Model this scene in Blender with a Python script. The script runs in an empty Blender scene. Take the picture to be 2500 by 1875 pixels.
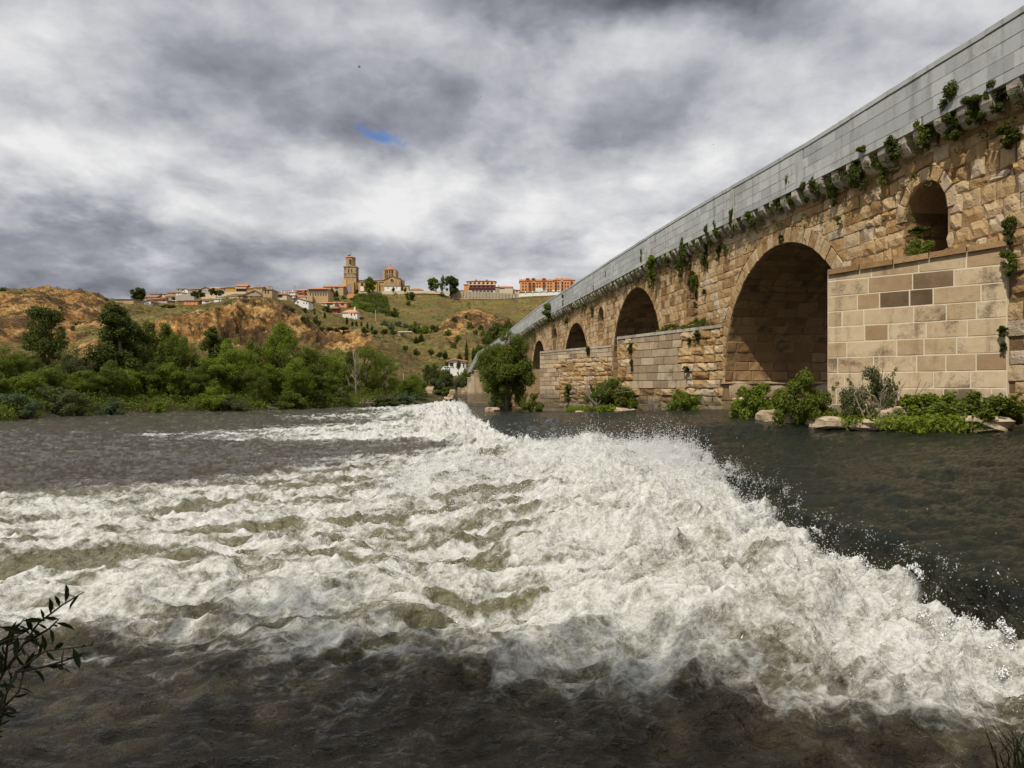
import bpy, math, random
import numpy as np
from mathutils import Vector, Matrix

random.seed(7); RNG = np.random.default_rng(7)
sc = bpy.context.scene
col = sc.collection
CZ = 1.6            # eye height above the lower river
F = 1800.0          # focal length in photograph pixels (2500 wide)

# ---------------------------------------------------------------- camera
cam = bpy.data.objects.new('camera', bpy.data.cameras.new('camera'))
col.objects.link(cam)
cam.location = (0, 0, CZ); cam.rotation_euler = (math.radians(90), 0, 0)
cam.data.sensor_width = 36.0; cam.data.lens = 36.0 * F / 2500.0
cam.data.shift_y = 19.5 / 2500.0
cam.data.clip_start = 0.05; cam.data.clip_end = 12000
sc.camera = cam
sc.view_settings.view_transform = 'Standard'; sc.view_settings.look = 'None'
sc.view_settings.gamma = 1.0; sc.view_settings.use_curve_mapping = False
sc.view_settings.exposure = 0.0
sc.cycles.max_bounces = 6; sc.cycles.transparent_max_bounces = 8
sc.cycles.diffuse_bounces = 3; sc.cycles.glossy_bounces = 3
sc.cycles.sample_clamp_indirect = 4.0

# ---------------------------------------------------------------- sun: light travels u + .93 n + 1.85 down
SD = Vector((0.783, 1.118, -1.85)).normalized()
sun = bpy.data.objects.new('sun', bpy.data.lights.new('sun', 'SUN'))
col.objects.link(sun)
sun.rotation_euler = SD.to_track_quat('-Z', 'Y').to_euler()
sun.data.energy = 4.3; sun.data.angle = math.radians(0.6); sun.data.color = (1.0, 0.93, 0.82)
SUN_EL = math.asin(-SD.z); SUN_AZ = math.atan2(-SD.x, -SD.y)

# ---------------------------------------------------------------- node helper
class NT:
    def __init__(s, tree): s.t = tree; s.n = tree.nodes; s.l = tree.links
    def new(s, typ, props=None, **inp):
        nd = s.n.new(typ)
        for k, v in (props or {}).items(): setattr(nd, k, v)
        for k, v in inp.items():
            key = int(k[1:]) if k[0] == 'i' and k[1:].isdigit() else k.replace('_', ' ')
            s.put(nd.inputs[key], v)
        return nd
    def put(s, sock, v):
        if isinstance(v, bpy.types.NodeSocket): s.l.new(v, sock)
        elif isinstance(v, bpy.types.Node): s.l.new(v.outputs[0], sock)
        elif isinstance(v, (tuple, list)) and len(v) == 3 and sock.type == 'RGBA': sock.default_value = (*v, 1)
        else: sock.default_value = v
    def math(s, op, a, b=0.0, c=0.0, clamp=False):
        nd = s.n.new('ShaderNodeMath'); nd.operation = op; nd.use_clamp = clamp
        s.put(nd.inputs[0], a); s.put(nd.inputs[1], b); s.put(nd.inputs[2], c)
        return nd.outputs[0]
    def vmath(s, op, a, b=(0, 0, 0), scale=None):
        nd = s.n.new('ShaderNodeVectorMath'); nd.operation = op
        s.put(nd.inputs[0], a); s.put(nd.inputs[1], b)
        if scale is not None: s.put(nd.inputs[3], scale)
        return nd.outputs[1] if op in ('DOT_PRODUCT', 'LENGTH', 'DISTANCE') else nd.outputs[0]
    def mix(s, f, a, b, blend='MIX'):
        nd = s.n.new('ShaderNodeMix'); nd.data_type = 'RGBA'; nd.blend_type = blend
        s.put(nd.inputs[0], f); s.put(nd.inputs[6], a); s.put(nd.inputs[7], b)
        return nd.outputs[2]
    def ramp(s, f, pts, interp='LINEAR'):
        nd = s.n.new('ShaderNodeValToRGB'); cr = nd.color_ramp; cr.interpolation = interp
        while len(cr.elements) < len(pts): cr.elements.new(0.5)
        for e, (p, c) in zip(cr.elements, pts):
            e.position = p; e.color = (c, c, c, 1) if not isinstance(c, (tuple, list)) else (*c, 1)
        s.put(nd.inputs[0], f)
        return nd.outputs[0]
    def ss(s, v, a, b):      # smoothstep
        nd = s.n.new('ShaderNodeMapRange'); nd.interpolation_type = 'SMOOTHSTEP'
        s.put(nd.inputs[0], v); s.put(nd.inputs[1], a); s.put(nd.inputs[2], b)
        return nd.outputs[0]
    def noise(s, vec, scale, detail=4, rough=0.55, dist=0.0, out=0, **kw):
        nd = s.n.new('ShaderNodeTexNoise'); s.put(nd.inputs['Vector'], vec)
        for k, v in kw.items(): setattr(nd, k, v)
        s.put(nd.inputs['Scale'], scale); s.put(nd.inputs['Detail'], detail)
        s.put(nd.inputs['Roughness'], rough); s.put(nd.inputs['Distortion'], dist)
        return nd.outputs[out]

# ---------------------------------------------------------------- sky: Nishita seen through gaps in a broken cloud deck
world = bpy.data.worlds.new('World'); sc.world = world; world.use_nodes = True
w = NT(world.node_tree); w.n.clear()
tc = w.new('ShaderNodeTexCoord'); D = tc.outputs['Generated']
sky = w.new('ShaderNodeTexSky', {'sky_type': 'NISHITA', 'sun_disc': False, 'sun_elevation': SUN_EL, 'sun_rotation': SUN_AZ,
                                 'dust_density': 0.4, 'ozone_density': 3.0})
sep = w.new('ShaderNodeSeparateXYZ', i0=D); dx, dy, dz = sep.outputs
inv = w.math('DIVIDE', 2.2, w.math('ADD', w.math('MAXIMUM', dz, 0.0), 0.32))
cx = w.math('MULTIPLY', dx, inv); cy = w.math('MULTIPLY', dy, inv)
cp = w.new('ShaderNodeCombineXYZ', i0=cx, i1=w.math('MULTIPLY', cy, 1.0), i2=0.0).outputs[0]
def sdir(x, y):              # direction of a place in the sky, from photograph pixels
    v = Vector(((x - 1250) / F, 1.0, (957 - y) / F)).normalized(); return tuple(v)
def blob(x, y, wx, wy, rot=0.0, Dw=None):   # soft elliptical patch on the sky sphere
    Dw = Dw or globals()['Dw']; c = Vector(sdir(x, y)); r = Vector((0, 0, 1)).cross(c).normalized() * -1; u = r.cross(c) * 1
    if u.z < 0: u = -u
    ca, sa = math.cos(rot), math.sin(rot)
    a = r * ca + u * sa; b = u * ca - r * sa
    pa = w.math('MULTIPLY', w.vmath('DOT_PRODUCT', Dw, tuple(a)), F / wx)
    pb = w.math('MULTIPLY', w.vmath('DOT_PRODUCT', Dw, tuple(b)), F / wy)
    q = w.math('ADD', w.math('MULTIPLY', pa, pa), w.math('MULTIPLY', pb, pb))
    front = w.ss(w.vmath('DOT_PRODUCT', D, tuple(c)), 0.2, 0.6)
    return w.math('MULTIPLY', w.math('POWER', 2.718, w.math('MULTIPLY', q, -1.0)), front)
wn = w.noise(cp, 1.1, 5, 0.6, out=1)
Dw = w.vmath('ADD', D, w.vmath('SCALE', w.vmath('SUBTRACT', wn, (0.5, 0.5, 0.5)), scale=0.24))
cpw = w.vmath('ADD', cp, w.vmath('SCALE', w.vmath('SUBTRACT', wn, (0.5, 0.5, 0.5)), scale=0.30))
n1 = w.noise(cpw, 1.0, 11, 0.57)
off = w.vmath('ADD', cpw, (-0.06, -0.16, 0.0))
n2 = w.noise(off, 0.95, 6, 0.5)
n3 = w.noise(cpw, 2.6, 9, 0.62)
relief = w.math('MULTIPLY', w.math('SUBTRACT', n1, n2), 1.7)
lum = w.math('ADD', 0.70, relief)
lum = w.math('ADD', lum, w.math('MULTIPLY', w.math('SUBTRACT', n3, 0.5), 0.44))
lum = w.math('ADD', lum, w.math('MULTIPLY', w.math('SUBTRACT', n1, 0.5), -0.5))
def addb(l, amt, *a): return w.math('ADD', l, w.math('MULTIPLY', blob(*a), amt))
lum = addb(lum, -0.55, 1500, -10, 480, 80, -0.05)
lum = addb(lum, -0.12, 560, 110, 520, 120, -0.18)
lum = addb(lum, -0.26, 60, 640, 420, 70, 0.0)
lum = addb(lum, 0.08, 1050, 560, 560, 120, 0.0)
lum = addb(lum, -0.10, 1400, 700, 900, 60, 0.0)
lum = addb(lum, -0.16, 150, 560, 400, 50, 0.0)
lum = addb(lum, -0.14, 1080, 290, 460, 60, 0.1)
lum = addb(lum, -0.14, 1950, 160, 200, 130, 0.3)
lum = addb(lum, 0.20, 2250, 120, 260, 260, 0.5)
lum = addb(lum, 0.16, 250, 420, 380, 110, 0.0)
lum = addb(lum, 0.16, 1450, 520, 420, 90, 0.0)
lum = addb(lum, 0.12, 130, 40, 240, 60, 0.2)
ccol = w.ramp(lum, [(0.0, (0.075, 0.077, 0.092)), (0.25, (0.15, 0.156, 0.188)), (0.5, (0.305, 0.315, 0.358)), (0.72, (0.52, 0.525, 0.555)), (1.0, (0.80, 0.80, 0.80))])
ccol = w.vmath('SCALE', ccol, scale=10.5)
Dg = w.vmath('ADD', D, w.vmath('SCALE', w.vmath('SUBTRACT', w.noise(cp, 3.0, 4, 0.6, out=1), (0.5, 0.5, 0.5)), scale=0.05))
gap = w.math('ADD', blob(925, 326, 80, 20, -0.22, Dg), w.math('MULTIPLY', blob(1275, 398, 50, 10, 0.0, Dg), 0.5))
gap0 = gap
n4 = w.noise(cpw, 9.0, 5, 0.65)
gap = w.math('ADD', gap, w.math('MULTIPLY', w.math('SUBTRACT', n4, 0.5), 1.1))
gap = w.math('MULTIPLY', w.math('MULTIPLY', w.ss(gap, 0.15, 1.15), 0.95), w.ss(gap0, 0.10, 0.35))
cover = w.math('SUBTRACT', 1.0, gap)
skyc = w.mix(1.0, sky.outputs[0], (0.75, 0.95, 1.25), 'MULTIPLY')
bg = w.new('ShaderNodeBackground', Color=w.mix(cover, skyc, ccol), Strength=0.1)
wo = w.new('ShaderNodeOutputWorld'); w.l.new(bg.outputs[0], wo.inputs[0])

# ---------------------------------------------------------------- geometry helpers
def P(x, y, d):              # place that shows at pixel (x, y) of the photograph at distance d
    return Vector(((x - 1250) / F * d, d, CZ + (957 - y) / F * d))

def _h(ix, iy, seed):
    h = (ix.astype(np.int64) * 374761393 + iy.astype(np.int64) * 668265263 + seed * 1274126177) & 0xffffffff
    h = ((h ^ (h >> 13)) * 1274126177) & 0xffffffff
    return (h ^ (h >> 16)) & 0xffff
def pn(x, y, seed=0):
    x = np.asarray(x, float); y = np.asarray(y, float); x, y = np.broadcast_arrays(x, y)
    ix = np.floor(x); iy = np.floor(y); fx = x - ix; fy = y - iy
    u = fx * fx * fx * (fx * (fx * 6 - 15) + 10); v = fy * fy * fy * (fy * (fy * 6 - 15) + 10)
    def g(ox, oy):
        a = _h(ix + ox, iy + oy, seed) * (2 * np.pi / 65536)
        return np.cos(a) * (fx - ox) + np.sin(a) * (fy - oy)
    a = g(0, 0) * (1 - u) + g(1, 0) * u; b = g(0, 1) * (1 - u) + g(1, 1) * u
    return (a * (1 - v) + b * v) * 1.5
def fbm(x, y, o=4, seed=0, gain=0.5, ridged=False):
    s = 0; a = 1; f = 1; tot = 0
    for k in range(o):
        n = pn(x * f, y * f, seed + k * 17)
        if ridged: n = 1 - 2 * np.abs(n)
        s = s + a * n; tot += a; a *= gain; f *= 2.03
    return s / tot
def sst(x, a, b):
    t = np.clip((x - a) / (b - a), 0, 1); return t * t * (3 - 2 * t)

def add_mesh(name, V, Fc, mat=None, parent=None, smooth=False, attrs=None):
    me = bpy.data.meshes.new(name)
    V = np.asarray(V, np.float32).reshape(-1, 3)
    if isinstance(Fc, np.ndarray):
        k = Fc.shape[1]; n = len(Fc)
        me.vertices.add(len(V)); me.vertices.foreach_set('co', V.ravel())
        me.loops.add(n * k); me.loops.foreach_set('vertex_index', Fc.astype(np.int32).ravel())
        me.polygons.add(n); me.polygons.foreach_set('loop_start', np.arange(0, n * k, k, dtype=np.int32))
        me.update(calc_edges=True)
    else:
        me.from_pydata(V.tolist(), [], Fc)
    me.polygons.foreach_set('use_smooth', np.full(len(me.polygons), bool(smooth)))
    for an, av in (attrs or {}).items():
        a = me.attributes.new(an, 'FLOAT', 'POINT'); a.data.foreach_set('value', np.asarray(av, np.float32).ravel())
    if mat:
        for m in (mat if isinstance(mat, (list, tuple)) else [mat]): me.materials.append(m)
    o = bpy.data.objects.new(name, me); col.objects.link(o)
    if parent: o.parent = parent
    return o
def tag(o, label=None, cat=None, group=None, kind=None):
    for k, v in (('label', label), ('category', cat), ('group', group), ('kind', kind)):
        if v: o[k] = v
    return o
def empty(name, loc=(0, 0, 0), rz=0.0, label=None, cat=None, group=None):
    o = bpy.data.objects.new(name, None); col.objects.link(o); o.empty_display_size = 0.2
    o.location = loc; o.rotation_euler = (0, 0, rz)
    return tag(o, label, cat, group)
def copy_tree(o, parent=None):
    c = o.copy(); col.objects.link(c); c.parent = parent
    for ch in list(o.children): copy_tree(ch, c)
    return c

class MB:                    # mesh builder, joins simple solids
    def __init__(s): s.v = []; s.f = []; s.mi = []
    def add(s, V, Fc, m=0):
        b = len(s.v); s.v += [tuple(p) for p in V]; s.f += [tuple(i + b for i in f) for f in Fc]; s.mi += [m] * len(Fc)
        return s
    def hexa(s, V, m=0): return s.add(V, [(0, 3, 2, 1), (4, 5, 6, 7), (0, 1, 5, 4), (1, 2, 6, 5), (2, 3, 7, 6), (3, 0, 4, 7)], m)
    def box(s, x0, x1, y0, y1, z0, z1, m=0):
        return s.hexa([(x0, y0, z0), (x1, y0, z0), (x1, y1, z0), (x0, y1, z0), (x0, y0, z1), (x1, y0, z1), (x1, y1, z1), (x0, y1, z1)], m)
    def prism(s, pts, z0, z1, m=0):          # polygon in xy (counter-clockwise) drawn up
        n = len(pts); zz0 = z0 if hasattr(z0, '__len__') else [z0] * n; zz1 = z1 if hasattr(z1, '__len__') else [z1] * n
        V = [(p[0], p[1], z) for p, z in zip(pts, zz0)] + [(p[0], p[1], z) for p, z in zip(pts, zz1)]
        Fc = [tuple(range(n - 1, -1, -1)), tuple(range(n, 2 * n))] + [(i, (i + 1) % n, n + (i + 1) % n, n + i) for i in range(n)]
        return s.add(V, Fc, m)
    def cyl(s, x, y, z0, z1, r0, r1=None, n=12, m=0, a0=0.0):
        r1 = r0 if r1 is None else r1
        A = [a0 + 2 * math.pi * i / n for i in range(n)]
        V = [(x + r0 * math.cos(a), y + r0 * math.sin(a), z0) for a in A] + [(x + r1 * math.cos(a), y + r1 * math.sin(a), z1) for a in A]
        return s.add(V, [tuple(range(n - 1, -1, -1)), tuple(range(n, 2 * n))] + [(i, (i + 1) % n, n + (i + 1) % n, n + i) for i in range(n)], m)
    def tube(s, pts, rads, n=6, m=0):
        V = []; Fc = []
        for k, (p, r) in enumerate(zip(pts, rads)):
            p = Vector(p); q = Vector(pts[min(k + 1, len(pts) - 1)]) - Vector(pts[max(k - 1, 0)])
            q = q.normalized() if q.length > 1e-9 else Vector((0, 0, 1))
            a = q.cross(Vector((0.31, 0.95, 0.1)))
            if a.length < 1e-4: a = q.cross(Vector((1, 0, 0)))
            a.normalize(); b = q.cross(a)
            for i in range(n):
                t = 2 * math.pi * i / n; V.append(p + (a * math.cos(t) + b * math.sin(t)) * r)
        for k in range(len(pts) - 1):
            for i in range(n):
                j = (i + 1) % n; Fc.append((k * n + i, k * n + j, (k + 1) * n + j, (k + 1) * n + i))
        Fc.append(tuple(range(n - 1, -1, -1))); Fc.append(tuple((len(pts) - 1) * n + i for i in range(n)))
        return s.add(V, Fc, m)
    def build(s, name, mat=None, parent=None, smooth=False):
        me = bpy.data.meshes.new(name); me.from_pydata([tuple(v) for v in s.v], [], s.f)
        if mat:
            for m in (mat if isinstance(mat, (list, tuple)) else [mat]): me.materials.append(m)
        if any(s.mi): me.polygons.foreach_set('material_index', s.mi)
        me.polygons.foreach_set('use_smooth', [bool(smooth)] * len(me.polygons))
        o = bpy.data.objects.new(name, me); col.objects.link(o)
        if parent: o.parent = parent
        return o

# ---------------------------------------------------------------- materials
def new_mat(name):
    m = bpy.data.materials.new(name); m.use_nodes = True; t = NT(m.node_tree); t.n.clear()
    t.out = t.new('ShaderNodeOutputMaterial'); t.tc = t.new('ShaderNodeTexCoord').outputs['Object']
    return m, t
def finish(t, color, rough=0.85, bump=None, bstr=0.5, bdist=0.02, spec=0.3, metal=0.0):
    p = t.new('ShaderNodeBsdfPrincipled', Base_Color=color, Roughness=rough, Metallic=metal)
    p.inputs['Specular IOR Level'].default_value = spec
    if bump is not None:
        b = t.new('ShaderNodeBump', Strength=bstr, Distance=bdist, Height=bump); t.l.new(b.outputs[0], p.inputs['Normal'])
    t.l.new(p.outputs[0], t.out.inputs[0]); return p
def rnd(t):                  # one random number per piece, whether it is an object or an island of a joined mesh
    a = t.new('ShaderNodeObjectInfo').outputs['Random']; b = t.new('ShaderNodeNewGeometry').outputs['Random Per Island']
    return t.math('FRACT', t.math('ADD', t.math('MULTIPLY', a, 7.31), t.math('MULTIPLY', b, 5.77)))
def stone_mat(name, cols, scale=1.0, bstr=0.6, bdist=0.03, stain=None, rough=0.9, pv=0.5, stain_amt=(0.55, 0.75)):
    m, t = new_mat(name)
    r = rnd(t)
    big = t.noise(t.tc, 0.45 * scale, 4, 0.6); mid = t.noise(t.tc, 3.2 * scale, 6, 0.65); fine = t.noise(t.tc, 22 * scale, 6, 0.7)
    f = t.math('ADD', t.math('MULTIPLY', mid, 1 - pv), t.math('MULTIPLY', r, pv))
    f = t.math('ADD', f, t.math('MULTIPLY', t.math('SUBTRACT', big, 0.5), 0.5))
    n = len(cols); c = t.ramp(f, [(0.2 + 0.6 * i / (n - 1), k) for i, k in enumerate(cols)])
    c = t.mix(t.ss(fine, 0.62, 0.75), c, t.mix(1.0, c, (0.45, 0.42, 0.38), 'MULTIPLY'))
    if stain:
        sn = t.noise(t.tc, 0.9 * scale, 7, 0.62, 0.3); s2 = t.math('ADD', sn, t.math('MULTIPLY', t.math('SUBTRACT', r, 0.5), 0.20)); s2 = t.math('ADD', s2, t.math('MULTIPLY', t.math('SUBTRACT', t.math('ADD', mid, fine), 1.0), 0.30))
        c = t.mix(t.math('MULTIPLY', t.ss(s2, *stain_amt), 0.85), c, stain)
    h = t.math('ADD', t.math('MULTIPLY', mid, 0.8), t.math('MULTIPLY', fine, 0.35))
    pit = t.new('ShaderNodeTexVoronoi', Vector=t.tc, Scale=9.0 * scale).outputs[0]
    h = t.math('ADD', h, t.math('MULTIPLY', t.ss(pit, 0.0, 0.35), 0.25))
    finish(t, c, rough, h, bstr, bdist); return m
def streaks(m, amt, c):       # rain streaks and lichen over a stone material
    t = NT(m.node_tree); p = [n for n in t.n if n.type == 'BSDF_PRINCIPLED'][0]; src = p.inputs['Base Color'].links[0].from_socket; tcn = t.new('ShaderNodeTexCoord').outputs['Object']
    a = t.noise(t.vmath('MULTIPLY', tcn, (3.5, 3.5, 0.35)), 1.0, 5, 0.65); b = t.noise(tcn, 7.0, 6, 0.7)
    k = t.math('MULTIPLY', t.ss(t.math('ADD', a, t.math('MULTIPLY', t.math('SUBTRACT', b, .5), .4)), .50, .72), amt)
    z = t.new('ShaderNodeSeparateXYZ', i0=tcn).outputs[2]          # damp, algae stained foot of the masonry
    damp = t.math('MULTIPLY', t.ss(t.math('ADD', z, t.math('MULTIPLY', t.math('SUBTRACT', t.noise(tcn, 2.2, 5, .65), .5), 1.1)), 1.75, 1.15), .72)
    t.l.new(t.mix(damp, t.mix(k, src, c), (0.085, 0.072, 0.042)), p.inputs['Base Color'])
def plain_mat(name, c, rough=0.8, var=0.12, scale=1.0, spec=0.3, per=0.0):
    m, t = new_mat(name); n = t.noise(t.tc, 1.5 * scale, 5, 0.6)
    k = t.math('ADD', 1.0 - var, t.math('MULTIPLY', n, 2 * var))
    if per: k = t.math('ADD', k, t.math('MULTIPLY', t.math('SUBTRACT', rnd(t), 0.5), per))
    cc = t.vmath('SCALE', tuple(c), scale=k)
    finish(t, cc, rough, t.noise(t.tc, 12 * scale, 3), 0.2, 0.02, spec); return m
def leaf_mat(name, c1, c2, c3=None, trans=0.35, scale=0.5):
    m, t = new_mat(name); r = rnd(t); n = t.noise(t.tc, scale, 4, 0.6)
    oi = t.new('ShaderNodeObjectInfo').outputs['Random']
    f = t.math('ADD', t.math('MULTIPLY', r, 0.35), t.math('ADD', t.math('MULTIPLY', n, 0.6), t.math('MULTIPLY', oi, 0.12)))
    c = t.ramp(f, [(0.25, c1), (0.6, c2), (0.85, c3 or c2)])
    d = t.new('ShaderNodeBsdfPrincipled', Base_Color=c, Roughness=0.55); d.inputs['Specular IOR Level'].default_value = 0.25
    tr = t.new('ShaderNodeBsdfTranslucent', Color=t.mix(1.0, c, (1.5, 1.5, 0.5), 'MULTIPLY'))
    ms = t.new('ShaderNodeMixShader', i0=trans, i1=d.outputs[0], i2=tr.outputs[0])
    t.l.new(ms.outputs[0], t.out.inputs[0]); return m
M = {}
M['wall'] = stone_mat('warm_limestone', [(0.17, 0.095, 0.038), (0.32, 0.195, 0.08), (0.42, 0.28, 0.135), (0.48, 0.355, 0.205), (0.48, 0.39, 0.29)], 1.0, 1.0, 0.06, (0.12, 0.075, 0.035), stain_amt=(0.60, 0.78))
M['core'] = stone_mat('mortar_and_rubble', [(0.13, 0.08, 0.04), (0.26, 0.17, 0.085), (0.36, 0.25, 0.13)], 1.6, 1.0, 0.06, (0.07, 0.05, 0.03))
M['ashlar'] = stone_mat('pale_ashlar', [(0.36, 0.26, 0.15), (0.50, 0.39, 0.25), (0.58, 0.48, 0.33)], 1.3, 0.35, 0.02, (0.10, 0.065, 0.035), stain_amt=(0.48, 0.70))
M['ashlar_dark'] = stone_mat('blackened_ashlar', [(0.09, 0.058, 0.032), (0.16, 0.105, 0.06), (0.30, 0.215, 0.13)], 1.4, 0.5, 0.02)
M['ashlar_brown'] = stone_mat('brown_ashlar', [(0.24, 0.155, 0.08), (0.36, 0.25, 0.14), (0.46, 0.35, 0.21)], 1.4, 0.5, 0.02, (0.11, 0.07, 0.04))
M['ashlar_grey'] = stone_mat('weathered_grey_ashlar', [(0.24, 0.175, 0.11), (0.38, 0.29, 0.185), (0.50, 0.41, 0.28)], 0.9, 0.5, 0.03, (0.09, 0.07, 0.05), stain_amt=(0.52, 0.72))
M['mortar'] = stone_mat('light_mortar', [(0.52, 0.44, 0.31), (0.64, 0.56, 0.42)], 2, 0.4, 0.01)
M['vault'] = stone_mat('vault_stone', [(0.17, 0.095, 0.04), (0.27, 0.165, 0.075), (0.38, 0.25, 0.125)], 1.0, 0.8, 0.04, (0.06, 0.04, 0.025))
M['corbel'] = stone_mat('grey_corbel_stone', [(0.24, 0.205, 0.165), (0.38, 0.335, 0.275), (0.46, 0.41, 0.35)], 1.5, 0.8, 0.03, (0.10, 0.085, 0.065))
M['parapet'] = stone_mat('grey_granite_slab', [(0.33, 0.345, 0.34), (0.39, 0.405, 0.395), (0.46, 0.47, 0.455)], 0.7, 0.12, 0.008, (0.26, 0.26, 0.235), rough=0.6, pv=0.75)
M['joint'] = plain_mat('parapet_joint', (0.20, 0.17, 0.12))
M['rock'] = stone_mat('bank_rock', [(0.30, 0.22, 0.13), (0.45, 0.35, 0.23), (0.52, 0.43, 0.30)], 1.2, 0.9, 0.05, (0.09, 0.07, 0.05))
M['leaf_dark'] = leaf_mat('leaf_dark', (0.040, 0.054, 0.011), (0.078, 0.098, 0.015), (0.125, 0.15, 0.024))
M['leaf_mid'] = leaf_mat('leaf_mid', (0.06, 0.085, 0.011), (0.12, 0.15, 0.018), (0.19, 0.225, 0.03))
M['leaf_bright'] = leaf_mat('leaf_bright', (0.08, 0.115, 0.011), (0.155, 0.20, 0.02), (0.24, 0.29, 0.035))
M['leaf_silver'] = leaf_mat('leaf_silver', (0.06, 0.085, 0.045), (0.11, 0.145, 0.08), (0.19, 0.23, 0.15))
M['leaf_olive'] = leaf_mat('leaf_olive', (0.06, 0.07, 0.025), (0.10, 0.115, 0.045), (0.15, 0.165, 0.07))
M['leaf_shade'] = leaf_mat('leaf_near_shaded', (0.015, 0.024, 0.008), (0.024, 0.038, 0.010), (0.035, 0.055, 0.014), 0.2)  # shade on the near shoots and grass is put into this darker leaf colour
M['bark'] = stone_mat('bark', [(0.06, 0.045, 0.03), (0.13, 0.10, 0.07), (0.2, 0.16, 0.12)], 3, 0.8, 0.03)
M['bark_pale'] = stone_mat('bare_pale_wood', [(0.14, 0.115, 0.085), (0.23, 0.19, 0.145), (0.30, 0.26, 0.21)], 3, 0.5, 0.02)
streaks(M['parapet'], .55, (0.17, 0.165, 0.14)); streaks(M['ashlar'], .65, (0.16, 0.11, 0.07)); streaks(M['ashlar_grey'], .5, (0.12, 0.09, 0.06)); streaks(M['wall'], .45, (0.12, 0.08, 0.045)); streaks(M['corbel'], .5, (.1, .085, .06))
# ================================================================ THE LAND
# key columns: photograph x -> (distance, y shown) of the slope, nearest first
SHORE = ([-4000, -300, 0, 300, 600, 900, 1100, 1150, 1400, 4000], [26, 33, 41, 56, 63, 78, 90, 100, 125, 125])
KEY = {
 -600: [(150, 915), (170, 860), (200, 830), (215, 790), (250, 765), (285, 722), (330, 711), (420, 712)],
 0: [(150, 915), (168, 872), (200, 835), (215, 795), (250, 770), (283, 725), (325, 711), (420, 712)],
 60: [(150, 915), (165, 880), (195, 845), (210, 800), (245, 765), (275, 728), (322, 712), (420, 714)],
 110: [(150, 915), (165, 875), (195, 860), (210, 815), (240, 775), (272, 730), (305, 722), (322, 707), (420, 709)],
 180: [(150, 910), (170, 880), (200, 845), (250, 790), (285, 745), (300, 723), (320, 711), (335, 709)],
 235: [(150, 910), (172, 862), (185, 836), (230, 812), (280, 762), (300, 735), (330, 722), (345, 719), (420, 722)],
 262: [(150, 905), (180, 862), (190, 835), (232, 812), (285, 758), (305, 742), (345, 735), (420, 740)],
 300: [(150, 905), (180, 865), (200, 840), (235, 815), (290, 765), (320, 748), (360, 742), (600, 741)],
 369: [(150, 905), (212, 850), (224, 795), (245, 797), (300, 770), (345, 750), (380, 744), (470, 743), (600, 728)],
 440: [(150, 905), (212, 850), (226, 776), (250, 781), (320, 755), (380, 746), (470, 744), (540, 722), (600, 715)],
 521: [(150, 905), (216, 850), (236, 758), (260, 762), (330, 744), (400, 741), (480, 735), (560, 712), (600, 708)],
 575: [(150, 905), (218, 848), (239, 742), (260, 744), (330, 738), (420, 734), (500, 718), (570, 706), (640, 708)],
 650: [(150, 905), (218, 845), (240, 733), (270, 735), (340, 738), (420, 733), (500, 718), (560, 708), (640, 708)],
 690: [(150, 905), (220, 850), (243, 741), (280, 748), (350, 745), (420, 735), (500, 724), (600, 716), (680, 716)],
 725: [(150, 905), (222, 855), (245, 765), (290, 762), (350, 750), (440, 742), (520, 728), (600, 718), (680, 716)],
 780: [(150, 905), (224, 862), (240, 806), (275, 806), (330, 785), (400, 758), (480, 738), (560, 724), (620, 718), (700, 716)],
 819: [(150, 905), (222, 864), (235, 812), (275, 812), (330, 790), (400, 765), (480, 745), (560, 728), (620, 718), (700, 716)],
 877: [(150, 905), (214, 870), (228, 806), (262, 812), (330, 798), (400, 775), (480, 752), (560, 728), (605, 722), (640, 719), (700, 719)],
 915: [(150, 910), (175, 885), (230, 816), (262, 822), (330, 800), (400, 786), (500, 756), (560, 734), (610, 717), (700, 716)],
 950: [(150, 915), (170, 900), (232, 828), (262, 838), (330, 802), (400, 790), (500, 768), (570, 738), (612, 715), (700, 715)],
 990: [(150, 920), (175, 905), (222, 858), (262, 852), (320, 822), (400, 796), (480, 780), (560, 745), (614, 713), (700, 715)],
 1025: [(150, 922), (180, 908), (215, 893), (262, 846), (290, 850), (330, 822), (400, 796), (460, 786), (560, 750), (616, 713), (700, 715)],
 1066: [(150, 925), (190, 905), (225, 885), (262, 840), (290, 845), (330, 815), (370, 795), (430, 790), (540, 755), (616, 715), (700, 715)],
 1105: [(150, 925), (190, 908), (232, 880), (265, 852), (290, 852), (330, 800), (352, 772), (370, 768), (430, 792), (560, 760), (616, 727), (700, 727)],
 1150: [(150, 925), (185, 910), (240, 872), (270, 855), (325, 805), (348, 762), (372, 754), (440, 795), (560, 765), (616, 728), (700, 727)],
 1200: [(150, 920), (185, 905), (250, 870), (325, 808), (350, 770), (380, 762), (440, 795), (560, 760), (616, 728), (700, 727)],
 1256: [(150, 915), (200, 890), (290, 840), (350, 790), (385, 786), (440, 792), (560, 752), (618, 727), (700, 727)],
 1310: [(150, 915), (200, 890), (300, 830), (400, 800), (470, 782), (560, 752), (618, 722), (700, 721)],
 1370: [(150, 915), (200, 890), (300, 820), (440, 780), (560, 745), (618, 715), (700, 715)],
 1700: [(150, 915), (200, 890), (300, 820), (440, 780), (560, 745), (618, 713), (700, 713)],
}
_kx = np.array(sorted(KEY)); _dg = np.concatenate([np.arange(20, 720, 2.0), np.geomspace(720, 9000, 40)])
_tab = []
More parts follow.
